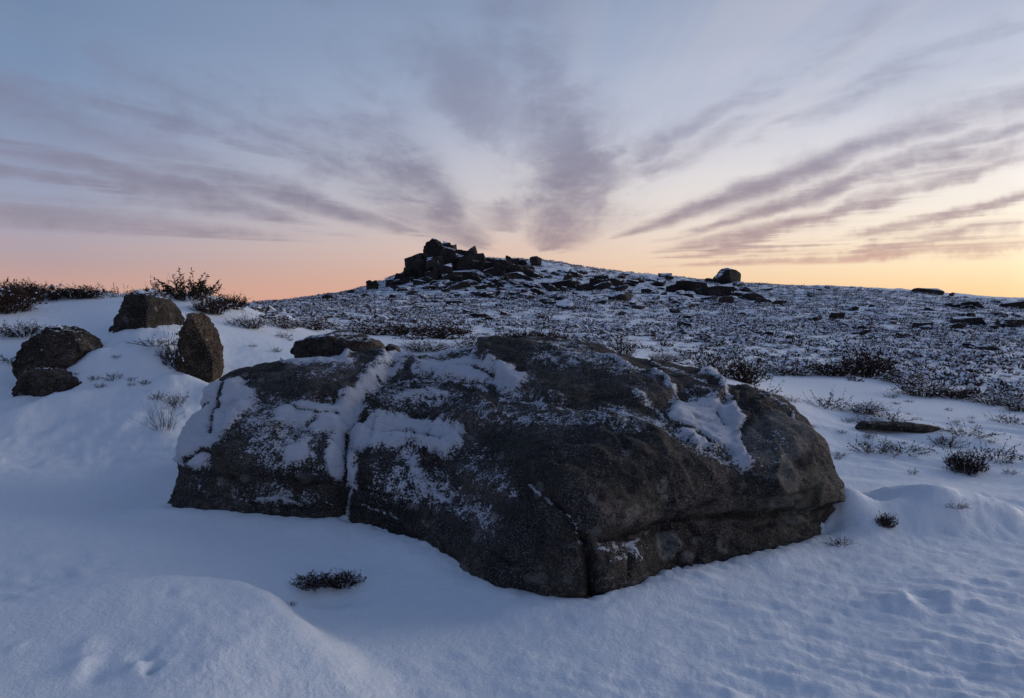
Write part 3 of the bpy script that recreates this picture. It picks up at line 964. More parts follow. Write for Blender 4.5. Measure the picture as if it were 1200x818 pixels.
GROOVES = [  # points, half width px, depth
    ([(470, 418), (445, 448), (420, 474), (408, 500), (404, 540), (402, 575), (400, 612)], 9, 0.075),
    ([(640, 580), (664, 604), (684, 636), (691, 668), (693, 712)], 4, 0.06),
    ([(690, 640), (694, 712)], 4.5, 0.07),
    ([(660, 632), (720, 625), (790, 609), (870, 604), (935, 598), (990, 588)], 3.4, 0.085),
    ([(850, 612), (880, 622), (905, 616)], 3, 0.03),
    ([(200, 552), (255, 560), (330, 580), (395, 592)], 6, 0.025),
    ([(858, 480), (866, 510), (876, 530)], 5, 0.035),
    ([(500, 560), (560, 600), (600, 650)], 8, 0.02),
    ([(480, 440), (560, 462), (620, 476)], 5, 0.03),
    ([(850, 525), (890, 530)], 4, 0.03), ([(812, 612), (822, 640), (818, 668)], 3, 0.035), ([(742, 622), (748, 650), (742, 690)], 3, 0.03), ([(655, 478), (700, 500), (730, 540)], 3, 0.02), ([(868, 452), (862, 500), (872, 560), (868, 604)], 3.5, 0.03), ([(270, 470), (262, 510), (270, 560)], 3, 0.03), ([(330, 450), (350, 500), (345, 560), (352, 600)], 3, 0.025), ([(500, 500), (520, 560), (560, 610)], 3, 0.02), ([(205, 575), (300, 588), (396, 598)], 3, 0.04),
]


def components(F, mask, least=150):
    """face masks of the connected pieces of F[mask] with at least that many faces"""
    f = F[mask]
    if not len(f):
        return []
    lab = np.arange(F.max() + 1)
    while True:
        m = lab[f].min(1)
        old = lab.copy()
        for k in range(3):
            np.minimum.at(lab, f[:, k], m)
        lab = np.minimum(lab, lab[lab])
        if (lab == old).all():
            break
    fl = lab[f[:, 0]]
    out = []
    idx = np.nonzero(mask)[0]
    for u, n in zip(*np.unique(fl, return_counts=True)):
        if n >= least:
            mm = np.zeros(len(F), bool)
            mm[idx[fl == u]] = True
            out.append(mm)
    return out


def build_boulder():
    pts = []
    for px, py in B_CONTACT:
        p = at_z(px, py, 0.0)
        pts.append(p)
        q = B_C + (p - B_C) * np.array([0.97, 0.97, 1])
        pts.append(np.array([q[0], q[1], -0.45]))
    for px, py, d in B_PTS:
        pts.append(at(px, py, d))
    pts += [np.array(p) for p in B_BACK]
    P = (np.array(pts) - B_C) / B_S
    rad = np.linalg.norm(P, axis=1)
    D = P / rad[:, None]
    n = len(D)
    K = np.linalg.norm(D[:, None] - D[None], axis=-1) ** 3
    A = np.zeros((n + 4, n + 4))
    A[:n, :n] = K + 0.004 * np.eye(n)
    A[:n, n] = 1
    A[:n, n + 1:] = D
    A[n, :n] = 1
    A[n + 1:, :n] = D.T
    w = np.linalg.solve(A, np.concatenate([rad, np.zeros(4)]))
    S, F = ico(9 if FINE else 8)
    r = np.empty(len(S))
    for i in range(0, len(S), 20000):
        b = S[i:i + 20000]
        k = np.sqrt(np.maximum(2 - 2 * b @ D.T, 0)) ** 3
        r[i:i + 20000] = k @ w[:n] + w[n] + b @ w[n + 1:]
    V = B_C + S * r[:, None] * B_S
    # drop what lies buried deep
    keepf = (V[F][:, :, 2].max(1) > -0.22)
    used = np.unique(F[keepf])
    remap = np.full(len(V), -1)
    remap[used] = np.arange(len(used))
    V, F = V[used], remap[F[keepf]]
    N = normals(V, F)
    x, y, z = V.T
    # worn undulation and strata
    d = 0.035 * fbm(x * 1.3, y * 1.3, z * 2.2, 3)
    px, py, _ = project(V)
    view = EYEV - V
    view /= np.linalg.norm(view, axis=1)[:, None]
    fac = sstep((N * view).sum(1), -0.05, 0.15)
    wx = 7 * perlin(x * 3.5, y * 3.5, z * 3.5) + 4 * perlin(x * 11, y * 11, z * 11)
    wy = 7 * perlin(x * 3.5 + 9, y * 3.5, z * 3.5) + 4 * perlin(x * 11, y * 11 + 5, z * 11)
    qx, qy = px + wx, py + wy
    for pol, h, soft in RAISED:
        d = d + fac * h * sstep(poly_sd(qx, qy, pol), -soft, soft)
    dg = np.zeros(len(V))
    for gi, (pl, hw, dep) in enumerate(GROOVES):
        dist, al = seg_dist(px + wx * 0.6, py + wy * 0.6, pl)
        cut = fac * dep * np.exp(-(dist / hw) ** 2) * sstep(al, -0.02, 0.12)
        if gi:
            dg = dg + cut
        else:
            d = d - cut
    # the band of rock under the long crack is set back a little
    low = poly_sd(qx, qy, [(700, 632), (790, 612), (870, 607), (990, 590), (1010, 680), (690, 740)])
    d = d - fac * 0.035 * sstep(low, -2, 4)
    low = poly_sd(qx, qy, [(190, 556), (260, 564), (330, 584), (400, 596), (400, 640), (190, 640)])
    d = d - fac * 0.04 * sstep(low, -4, 6)
    low = poly_sd(qx, qy, [(697, 625), (790, 612), (800, 720), (695, 730)])
    d = d - fac * 0.03 * sstep(low, -2, 3)
    # rough grain with pits, thin strata on the upper faces
    d = d + 0.026 * fbm(x * 3.2, y * 3.2, z * 5, 5, 0.6)
    d = d + 0.014 * fbm(x * 11, y * 11, z * 13, 3, 0.65)
    d = d - 0.026 * sstep(perlin(x * 8, y * 8, z * 10), 0.25, 0.6) - 0.014 * sstep(perlin(x * 19, y * 19, z * 19), 0.2, 0.55)
    up = sstep(N[:, 2], 0.35, 0.8)
    st = x * 0.45 + y * 0.9 - z * 0.3 + 0.12 * perlin(x * 2, y * 2, z * 2) + 0.05 * perlin(x * 7, y * 7, z * 7)
    saw = st * 4.2 - np.floor(st * 4.2)
    d = d + up * 0.045 * (sstep(saw, 0.0, 0.85) - sstep(saw, 0.86, 1.0)) * sstep(perlin(x * 1.2, y * 1.2, 3.3), -0.3, 0.3)
    face = 1 - sstep(np.abs(N[:, 2]), 0.3, 0.7)
    hz = z * 6 + 0.5 * perlin(x * 1.5, y * 1.5, z * 1.5)
    d = d - face * 0.03 * np.exp(-((hz - np.floor(hz) - 0.5) / 0.07) ** 2) * sstep(perlin(x * 1.6, y * 1.6, 9.3), 0.0, 0.3)
    d = d + 0.0045 * fbm(x * 26, y * 26, z * 26, 2, 0.6)
    # a few facets: the surface is flattened against slightly tilted planes so that edges read sharp
    cell = np.floor(x * 1.7 + 0.6 * perlin(x * 2, y * 2, z * 2)) * 3.1 + np.floor(y * 1.9 + 0.6 * perlin(x * 2 + 5, y * 2, z * 2)) * 7.7 + np.floor(z * 2.6 + 0.5 * perlin(x * 2, y * 2 + 5, z * 2)) * 1.3
    d = d + 0.016 * np.sin(cell * 12.9898)
    # lichen
    lich = np.zeros(len(V))
    rl = random.Random(5)
    spots = [(788, 640, 11, 17, 1.0), (808, 652, 6, 7, 0.9), (905, 522, 38, 28, 0.55), (912, 565, 12, 14, 0.4), (770, 575, 6, 6, 0.7), (772, 586, 4, 4, 0.7), (735, 608, 7, 9, 0.6), (826, 608, 12, 10, 0.45), (930, 606, 10, 9, 0.6), (742, 600, 6, 6, 0.5), (632, 678, 9, 6, 0.6), (562, 634, 5, 4, 0.6), (355, 560, 9, 6, 0.5), (862, 540, 6, 5, 0.7), (905, 588, 14, 8, 0.4)]
    for _ in range(90):
        qx_, qy_ = rl.uniform(230, 980), rl.uniform(440, 690)
        rr_ = rl.uniform(1.5, 5.5)
        spots.append((qx_, qy_, rr_ * rl.uniform(0.8, 1.5), rr_, rl.uniform(0.3, 0.8)))
    for (lx, ly, ra, rb, am) in spots:
        e = np.hypot((px + 0.35 * wx - lx) / ra, (py + 0.35 * wy - ly) / rb)
        lich = np.maximum(lich, am * (1 - sstep(e, 0.8, 1.1)) * (0.7 + 0.3 * sstep(e, 0.2, 0.9)))
    lich *= fac
    # ---- snow
    fx = px + 15 * perlin(x * 3, y * 3 + 2, z * 3) + 10 * perlin(x * 6, y * 6, z * 6) + 7 * perlin(x * 17, y * 17, z * 17) + 4 * perlin(x * 45, y * 45, z * 45)
    fy = py + 9 * perlin(x * 3, y * 3 + 12, z * 3) + 7 * perlin(x * 6, y * 6 + 8, z * 6) + 5 * perlin(x * 17, y * 17 + 8, z * 17) + 3 * perlin(x * 45, y * 45 + 8, z * 45)
    snow = np.zeros(len(V))
    pid = np.full(len(V), -1)
    for i, pol in enumerate(SNOW_PATCH):
        soft = 18 if i not in (7, 10, 5) else 22
        top = {7: 0.68, 10: 0.70, 5: 0.72, 4: 0.92, 0: 0.97}.get(i, 0.94)
        s = top * sstep(poly_sd(fx, fy, pol), -soft, soft * 0.5)
        pid = np.where((s > snow) & (s > 0.05), i, pid)
        snow = np.maximum(snow, s)
    for pl, hw, st in SNOW_LINES:
        dist, al = seg_dist(fx * 0.5 + (px + wx * 0.6) * 0.5, fy * 0.5 + (py + wy * 0.6) * 0.5, pl)
        snow = np.maximum(snow, st * np.exp(-(dist / (hw * 1.3)) ** 2))
    for pol, soft, am in FROST:
        snow = np.maximum(snow, am * sstep(poly_sd(fx, fy, pol), -soft, soft))
    for pl, hw, st in BARE:
        dist, al = seg_dist(px + wx * 0.5, py + wy * 0.5, pl)
        snow = snow * (1 - st * np.exp(-(dist / hw) ** 2))
    snow = snow * fac
    # faces turned away from the view: snow where the rock is flat enough
    nat = sstep(N[:, 2] + 0.5 * fbm(x * 2, y * 2, z * 2, 3), 0.75, 1.05)
    snow = snow + (1 - fac) * nat
    d = d - dg * (1 - sstep(snow, 0.6, 0.9))
    thick = 0.032 * sstep(snow, 0.50, 0.74)
    V = V + N * (d + thick)[:, None]
    pidf = pid[F]
    sf = snow[F].min(1)
    isp = (sf > 0.62) & (pidf[:, 0] == pidf[:, 1]) & (pidf[:, 1] == pidf[:, 2]) & (pidf[:, 0] >= 0)

    def sub(name, mask, parent):
        f = F[mask]
        u = np.unique(f)
        rm = np.full(len(V), -1)
        rm[u] = np.arange(len(u))
        me = mesh_np(name, V[u], rm[f], None, [M_BOULDER])
        attr(me, 'snow', snow[u])
        attr(me, 'lichen', lich[u])
        me.normals_split_custom_set_from_vertices(NV[u].astype(np.float32))
        return link(name, me, parent)
    NV = normals(V, F)
    keep = np.zeros(len(F), bool)
    for i in range(len(SNOW_PATCH)):
        for comp in components(F, isp & (pidf[:, 0] == i)):
            keep |= comp
    isp = keep
    root = sub('boulder', ~isp, None)
    tag(root, 'huge cracked brown gritstone boulder patched with snow filling the middle of the foreground', 'boulder')
    for i in range(len(SNOW_PATCH)):
        for comp in components(F, isp & (pidf[:, 0] == i)):
            sub('snow_patch', comp, root)


FINE = False
build_boulder()

# ------------------------------------------------------------------ other rocks, from their outline and thickness
ICO = {n: ico(n) for n in (3, 4, 5, 6)}


def outline_rock(name, outline, depth, thick, sub=5, seed=0, box=2.6, chop=5, rough=0.05, bury=0.25, material=None, parent=None, yaw=0.0, base=None):
    """A solid whose outline, seen from the path, is the given one; thick = metres front to back."""
    S, F = ICO[sub]
    rg = np.random.default_rng(seed + 100)
    O = np.array([at(px, py, depth) for px, py in outline])
    cx, cz = (O[:, 0].min() + O[:, 0].max()) / 2, (O[:, 2].min() + O[:, 2].max()) / 2
    O2 = O[:, [0, 2]] - (cx, cz)
    low = O2[:, 1] < -0.25 * (O2[:, 1].max() - O2[:, 1].min())
    O2[low, 1] -= bury * (O2[:, 1].max() - O2[:, 1].min())
    ang = np.arctan2(O2[:, 1], O2[:, 0])
    rr = np.hypot(O2[:, 0], O2[:, 1])
    # radius by bearing: intersect with the outline
    A = np.linspace(-math.pi, math.pi, 361)
    ca, sa = np.cos(A), np.sin(A)
    rad = np.zeros(361)
    n = len(O2)
    for i in range(n):
        p, q = O2[i], O2[(i + 1) % n]
        e = q - p
        den = ca * e[1] - sa * e[0]
        den = np.where(np.abs(den) < 1e-9, 1e-9, den)
        t = (p[0] * e[1] - p[1] * e[0]) / den
        u = (p[0] * sa - p[1] * ca) / den
        ok = (t > 0) & (u >= -0.001) & (u <= 1.001)
        rad = np.where(ok & (t > rad), t, rad)
    rad = np.where(rad <= 0, rr.mean(), rad)
    kk = np.ones(5) / 5
    rad = np.convolve(np.concatenate([rad[-5:-1], rad, rad[1:5]]), kk, 'same')[4:-4]
    sx, sy, sz = S.T
    h = np.hypot(sx, sz)
    th = np.arctan2(sz, sx)
    R_ = np.interp(th, A, rad)
    # superellipse between outline (sideways) and thickness (front to back)
    e = 1.0 / ((h ** box + np.abs(sy) ** box) ** (1.0 / box))
    X = np.stack([cx * 0 + sx * e * R_, sy * e * thick / 2, sz * e * R_], -1)
    for _ in range(chop):
        nrm = rg.normal(size=3)
        nrm[1] = -abs(nrm[1]) * 1.6 if rg.random() < 0.7 else nrm[1]
        nrm /= np.linalg.norm(nrm)
        # only planes that cut the front and back, not the outline
        nrm[0] *= 0.5
        nrm[2] *= 0.3
        nrm /= np.linalg.norm(nrm)
        pr = X @ nrm
        off = pr.max() * rg.uniform(0.60, 0.90)
        X = X - nrm[None] * (np.maximum(pr - off, 0) * 0.93)[:, None]
    sz_ = max(rad.mean(), 0.05)
    N = normals(X, F)
    f = 1.3 / sz_
    q = X * f + seed * 3.7
    d = rough * sz_ * (1.2 * fbm(q[:, 0] * 1.6, q[:, 1] * 1.6, q[:, 2] * 1.6, 5, 0.6) + 0.7 * (np.abs(perlin(q[:, 0] * 1.4, q[:, 1] * 1.4, q[:, 2] * 4)) * 2 - 0.4))
    if sub >= 6:
        cr = np.exp(-(perlin(q[:, 0] * 0.9 + 3, q[:, 1] * 0.9, q[:, 2] * 1.1) / 0.045) ** 2) + 0.7 * np.exp(-(perlin(q[:, 0] * 1.7, q[:, 1] * 1.7 + 9, q[:, 2] * 2.6) / 0.05) ** 2)
        d = d - 0.055 * sz_ * np.minimum(cr, 1.2)
        cell = np.floor(q[:, 0] * 1.1 + 0.5 * perlin(*q.T)) * 3.1 + np.floor(q[:, 1] * 1.1) * 7.7 + np.floor(q[:, 2] * 1.4 + 0.4 * perlin(*(q.T + 4))) * 1.3
        d = d + 0.028 * sz_ * np.sin(cell * 12.9898)
    X = X + N * d[:, None]
    loc = np.array([cx, depth, cz + EYE * 0])
    org = np.array([cx, depth, at(outline[0][0], max(p[1] for p in outline), depth)[2]])
    me = mesh_np(name, X + (loc - org), F, None, [material or M_ROCK_NEAR], sub > 5)
    o = link(name, me, parent)
    if parent is None:
        o.location = org
    else:
        o.location = org - np.array(parent.location)
    return o


def near_rock(name, outline, depth, thick, label, **kw):
    o = outline_rock(name, outline, depth, thick, sub=kw.pop('sub', 6), **kw)
    tag(o, label, 'rock')
    return o


near_rock('rock', [(118, 404), (134, 385), (147, 365), (157, 347), (166, 340), (176, 341), (192, 351), (205, 366), (212, 378), (200, 387), (175, 391), (150, 401)], 10.5, 1.3,
          'tall cone shaped brown rock standing highest on the left snow bank', seed=3, box=2.3, rough=0.07, chop=8, bury=0.1)
near_rock('rock', [(212, 405), (217, 378), (226, 365), (236, 366), (245, 382), (252, 392), (256, 410), (256, 436), (240, 446), (222, 448), (211, 438)], 9.0, 0.7,
          'upright brown rock with heather clinging to its left side above the big boulder', seed=5, box=2.8, rough=0.06, chop=9, bury=0.1, material=M_ROCK_WARM)
near_rock('rock', [(22, 446), (28, 420), (45, 396), (64, 381), (86, 386), (104, 396), (118, 404), (100, 414), (88, 432), (60, 440)], 9.15, 0.9,
          'dark angular leaning rock at the far left of the snow bank', seed=8, box=3.4, rough=0.09, chop=10, bury=0.15)
near_rock('rock', [(10, 483), (22, 450), (36, 434), (58, 430), (78, 440), (102, 450), (96, 464), (64, 472), (38, 478)], 8.62, 0.7,
          'low dark frosted rock lying in front of the leaning rock at the left edge', seed=9, box=3.2, rough=0.10, chop=10, bury=0.12)
near_rock('rock', [(342, 412), (348, 400), (368, 392), (400, 389), (432, 393), (452, 404), (456, 420), (440, 440), (400, 440), (360, 430)], 7.15, 0.9,
          'rounded brown capstone behind the left end of the huge boulder', seed=12, box=2.5, rough=0.05, bury=0.1)
near_rock('rock', [(448, 424), (449, 408), (456, 403), (466, 405), (470, 416), (464, 426)], 7.25, 0.3,
          'small mossy stone wedged beside the rounded capstone', seed=14, rough=0.06)
near_rock('stone_slab', [(984, 497), (1010, 494.5), (1040, 494.5), (1072, 496), (1100, 500), (1116, 507), (1085, 506), (1050, 503), (1015, 500)], 8.75, 0.35,
          'long thin dark stone slab poking from the snow right of the boulder', seed=16, rough=0.03, bury=0.0, chop=2, material=M_ROCK_BARE)
near_rock('stone', [(18, 563), (24, 555), (36, 553), (42, 558), (36, 564)], hit(30, 561)[1] * 0.985, 0.12,
          'tiny dark stone in the snow below the left snow bank', seed=17, rough=0.08, sub=4)


def box_outline(x0, y0, x1, y1, seed, pts=9, sk=0.16):
    """angular block outline inside a box"""
    rg = random.Random(seed)
    w, h = x1 - x0, y1 - y0
    t = sk
    P = [(x0 + w * rg.uniform(0, t * 1.3), y1), (x0, y0 + h * rg.uniform(0.35, 0.8)), (x0 + w * rg.uniform(0.02, t), y0 + h * rg.uniform(0.05, t * 1.6)),
         (x0 + w * rg.uniform(0.25, 0.45), y0), (x0 + w * rg.uniform(0.55, 0.8), y0 + h * rg.uniform(0, t)), (x1 - w * rg.uniform(0.0, t), y0 + h * rg.uniform(0.05, t * 1.8)),
         (x1, y0 + h * rg.uniform(0.4, 0.85)), (x1 - w * rg.uniform(0, t * 1.2), y1)]
    return P


def grid_box(n=5):
    """a cube skin with n x n quads a side, welded; returns unit coordinates and faces"""
    idx, V, F = {}, [], []

    def vid(p):
        k = tuple(np.round(p, 5))
        if k not in idx:
            idx[k] = len(V)
            V.append(k)
        return idx[k]
    for ax in range(3):
        for sd in (-1, 1):
            for i in range(n):
                for j in range(n):
                    q = []
                    for (a, b) in ((i, j), (i + 1, j), (i + 1, j + 1), (i, j + 1)):
                        p = [0, 0, 0]
                        p[ax] = sd
                        p[(ax + 1) % 3] = -1 + 2 * a / n
                        p[(ax + 2) % 3] = -1 + 2 * b / n
                        q.append(vid(p))
                    F.append(q if sd > 0 else q[::-1])
    return np.array(V, float), np.array(F)


GB_V, GB_F = grid_box(5)


def rock_block(name, box, depth, thick, seed, material, parent=None, jag=1.0, tilt=0.10):
    """an angular bedded block: a skewed box with chipped corners, its front filling the given box of the photograph"""
    rg = np.random.default_rng(seed)
    x0, y0, x1, y1 = box
    a, b = at(x0, y1, depth), at(x1, y0, depth)
    w, h = (b[0] - a[0]) / 2, (b[2] - a[2]) / 2
    c = (a + b) / 2
    P = GB_V.copy()
    # skew by random corner shifts (trilinear)
    K = rg.normal(size=(2, 2, 2, 3)) * np.array([0.16, 0.2, 0.16]) * jag
    u = (P + 1) / 2
    sh = np.zeros_like(P)
    for i in range(2):
        for j in range(2):
            for k in range(2):
                wt = (u[:, 0] if i else 1 - u[:, 0]) * (u[:, 1] if j else 1 - u[:, 1]) * (u[:, 2] if k else 1 - u[:, 2])
                sh += wt[:, None] * K[i, j, k]
    P = P + sh
    # chip corners and edges with a few planes
    for _ in range(5):
        nrm = np.sign(rg.normal(size=3)) * rg.uniform(0.25, 1, 3)
        nrm /= np.linalg.norm(nrm)
        pr = P @ nrm
        P = P - nrm[None] * np.maximum(pr - pr.max() * rg.uniform(0.68, 0.9), 0)[:, None]
    X = P * np.array([w, thick / 2, h])
    f = 1.1 / max(0.3, min(w, h))
    q = X * f + seed
    am = 0.10 * min(w, h)
    X = X + am * np.stack([fbm(q[:, 0], q[:, 1], q[:, 2], 3), fbm(q[:, 0] + 7, q[:, 1], q[:, 2], 3), fbm(q[:, 0], q[:, 1] + 7, q[:, 2] * 2, 3)], -1)
    t = rg.normal() * tilt - 0.04
    ct, stt = math.cos(t), math.sin(t)
    X = np.stack([X[:, 0] * ct + X[:, 2] * stt, X[:, 1], -X[:, 0] * stt + X[:, 2] * ct], -1)
    org = np.array([c[0], depth, a[2]])
    me = mesh_np(name, X + np.array([0, 0, c[2] - a[2]]), GB_F, None, [material], False)
    o = link(name, me, parent)
    o.location = org if parent is None else org - np.array(parent.location)
    return o


TOR_DEPTH = 78.0
tor = bpy.data.objects.new('rock_outcrop', None)
C.objects.link(tor)
_tp, _ = hit(560, 340)
tor.location = (_tp[0], _tp[1], _tp[2])
tag(tor, 'jagged dark gritstone tor of piled blocks crowning the skyline left of centre', 'rock outcrop')
TOR = [  # box in the photograph, distance in front of the crest, custom outline
    ((479, 299, 499, 320), 0.5, None), ((519, 293, 532, 326), 1.0, None), ((529, 298, 544, 326), 0.6, None), ((526, 289, 533, 300), 0, None), ((535, 296, 556, 310), -1.0, None),
    ((539, 301, 571, 317), 0.5, None), ((566, 303, 583, 317), -0.5, None), ((541, 317, 569, 334), 3.0, None), ((567, 315, 582, 333), 2.5, None),
    ((597, 320, 614, 335), 3.5, None), ((569, 334, 591, 349), 7.0, None), ((539, 340, 554, 349), 8.0, None), ((468, 343, 490, 350), 9.0, None), ((487, 329, 500, 338), 5.0, None),
    ((474, 316, 482, 326), 1.0, None), ((500, 302, 520, 312), 2.0, None), ((510, 312, 528, 322), 4.0, None), ((498, 318, 512, 326), 4.5, None), ((522, 322, 540, 336), 5.0, None),
    ((554, 306, 566, 314), 2.0, None), ((603, 308, 614, 318), 0.5, None), ((612, 312, 624, 320), 1.5, None), ((528, 334, 541, 342), 7.0, None), ((505, 330, 522, 338), 6.5, None), ((464, 322, 474, 329), 2.0, None), ((455, 327, 464, 333), 2.0, None),
    ((556, 330, 570, 338), 5.5, None), ((590, 333, 604, 341), 6.0, None), ((612, 332, 624, 340), 5.5, None), ((480, 336, 494, 342), 6.0, None), 
]
TOR += [((520, 284, 527, 294), -0.6, None), ((527, 288, 534, 298), -0.3, None), ((533, 293, 542, 302), -0.5, None), ((560, 298, 568, 306), -0.4, None), ((570, 302, 579, 310), -0.2, None), ((486, 300, 493, 308), 0.2, None), ((575, 305, 584, 313), -0.6, None), ((546, 296, 552, 303), -0.2, None), ((560, 310, 600, 330), 0.6, None), ((520, 326, 560, 342), 4.0, None), ((492, 312, 508, 322), 1.6, None), ((470, 326, 484, 334), 2.4, None), ((545, 334, 560, 342), 6.5, None), ((600, 312, 612, 322), 2.4, None), ((508, 292, 526, 306), -0.4, None)]
for i, (b, dd, _) in enumerate(TOR):
    gx, gy = (b[2] - b[0]) * 0.10, (b[3] - b[1]) * 0.08
    b = (b[0] - gx, b[1] - gy * 0.4, b[2] + gx, b[3] + gy)
    d = TOR_DEPTH - dd
    rock_block('rock_block', (b[0], b[1], b[2], b[3] + (b[3] - b[1]) * 0.25), d, max(1.4, (b[2] - b[0]) / FPX * d * 0.9), 40 + i, M_ROCK_FAR, tor, 1.35, 0.14)
outline_rock('crag', [(481, 320), (483, 307), (490, 303), (498, 300), (503, 296), (517, 299), (524, 302), (536, 305), (548, 305), (560, 303), (582, 310), (603, 312), (606, 326), (560, 330), (520, 322), (500, 318)], TOR_DEPTH + 1.2, 5.0, sub=5, seed=30, box=5, chop=4, rough=0.10, bury=0.1, material=M_ROCK_FAR, parent=tor)
outline_rock('rock_block', [(497, 309), (497, 292), (500, 285), (506, 281), (512, 280), (517, 284), (520, 291), (521, 308)], TOR_DEPTH - 0.8, 2.6, sub=5, seed=31, box=5, chop=4, rough=0.12, bury=0.2, material=M_ROCK_FAR, parent=tor)
outline_rock('pointed_block', [(538, 302), (548, 294), (557, 287.5), (559, 294), (562, 303)], TOR_DEPTH + 0.3, 2.0, sub=4, seed=32, box=3, rough=0.06, material=M_ROCK_FAR, parent=tor)
rock_block('rock_block', (581, 305, 606, 334), TOR_DEPTH - 2, 2.4, 133, M_ROCK_FAR, tor, 0.7, 0.03)


def far_rock(outline, label, depth=None, seed=0, name='boulder', thick=None, material=None, **kw):
    bx = sum(p[0] for p in outline) / len(outline)
    by = max(p[1] for p in outline)
    if depth is None:
        p, rr = hit(bx, by - 0.5)
        depth = p[1] + 0.3
    w = (max(p[0] for p in outline) - min(p[0] for p in outline)) / FPX * depth
    o = outline_rock(name, outline, depth, thick or max(0.6, w * 0.7), sub=4, seed=seed, box=kw.pop('box', 3.5), material=material or M_ROCK_FAR, **kw)
    tag(o, label, 'rock')
    return o


far_rock([(835, 327), (842, 320), (846, 315), (852, 314), (862, 317), (869, 320), (867, 332), (858, 332), (846, 329)], 'big squared boulder perched alone on the skyline right of centre', 84, 61, rough=0.05, bury=0.2, material=M_ROCK_FAR)
far_rock([(618, 304), (622, 301), (629, 300), (635, 303), (634, 307), (624, 308)], 'flat mushroom shaped stone perched on the skyline right of the tor', 81, 62, 'stone', rough=0.04, bury=0.6, material=M_ROCK_BARE)
far_rock([(606, 308), (610, 305), (616, 305), (619, 309)], 'low stone beside the flat perched stone on the skyline', 81, 63, 'stone', rough=0.05, bury=0.6, material=M_ROCK_BARE)
far_rock([(592, 302), (593, 299), (598, 301), (604, 307), (598, 308)], 'thin slanting stone leaning on the right shoulder of the tor', 79, 64, 'stone', rough=0.04, bury=0.4, material=M_ROCK_BARE)
far_rock([(430, 338), (429, 330), (433, 328), (436, 330), (441, 328), (444, 334), (442, 338)], 'lone two pronged stone on the skyline left of the tor', 74, 65, 'stone', rough=0.06, bury=0.4, material=M_ROCK_BARE)
far_rock([(404, 345), (408, 340), (414, 339), (419, 344)], 'low dark stone on the skyline at the far left foot of the hill', 72, 66, 'stone', rough=0.06, bury=0.4)
OUT = [
    ((633, 329, 646, 339), 'short dark block at the left end of the ledge right of the tor'),
    ((644, 328, 672, 340), 'long flat dark ledge in the snow right of the tor'),
    ((660, 321, 671, 331), 'small block above the long flat ledge right of the tor'),
    ((676, 330, 694, 342), 'stepped block at the foot of the middle outcrop'),
    ((692, 326, 704, 339), 'narrow upright block in the middle outcrop'),
    ((703, 325, 731, 338), 'widest slab of the middle outcrop below the skyline'),
    ((772, 319, 787, 325), 'flat stone lying on the skyline left of the perched boulder'),
    ((792, 328, 825, 341), 'broad dark slab left of and below the perched boulder'),
    ((822, 333, 858, 348), 'long tilted slab directly below the perched boulder'),
    ((856, 341, 873, 350), 'dark block right of the long tilted slab'),
    ((842, 347, 859, 356), 'squat block below the long tilted slab'),
    ((780, 333, 793, 343), 'slanting block left of the broad dark slab'),
    ((796, 343, 811, 350), 'low stone below the broad dark slab'),
    ((1070, 337, 1102, 345), 'flat dark ledge on the right skyline'),
    ((1116, 354, 1148, 362), 'upper overhanging slab on the right hillside'),
    ((1116, 371, 1147, 382), 'lower tilted slab on the right hillside'),
    ((1072, 377, 1088, 386), 'small dark block left of the lower tilted slab'),
    ((1176, 352, 1205, 362), 'dark slab near the right edge just under the skyline'),
    ((1170, 373, 1206, 384), 'long slab at the right edge of the hillside'),
    ((973, 365, 988, 374), 'single dark stone midway up the bare right slope'),
    ((1135, 401, 1168, 411), 'low slab in the heather low on the right hillside'),
    ((735, 327, 748, 335), 'small stone right of the middle outcrop'),
    ((752, 338, 764, 345), 'stone halfway between the middle outcrop and broad slab'),
    ((905, 352, 920, 358), 'flat stone in the snow right of the tilted slabs'),
]
for i, (b, lab) in enumerate(OUT):
    p, rr = hit((b[0] + b[2]) / 2, b[3] - 0.5)
    dd = p[1] + 0.3
    tag(rock_block('rock', (b[0], b[1] + (b[3] - b[1]) * 0.15, b[2], b[3] + 1), dd, max(0.7, (b[2] - b[0]) / FPX * dd * 0.5), 180 + i, M_ROCK_FAR, None, 1.35, 0.08), lab, 'rock')

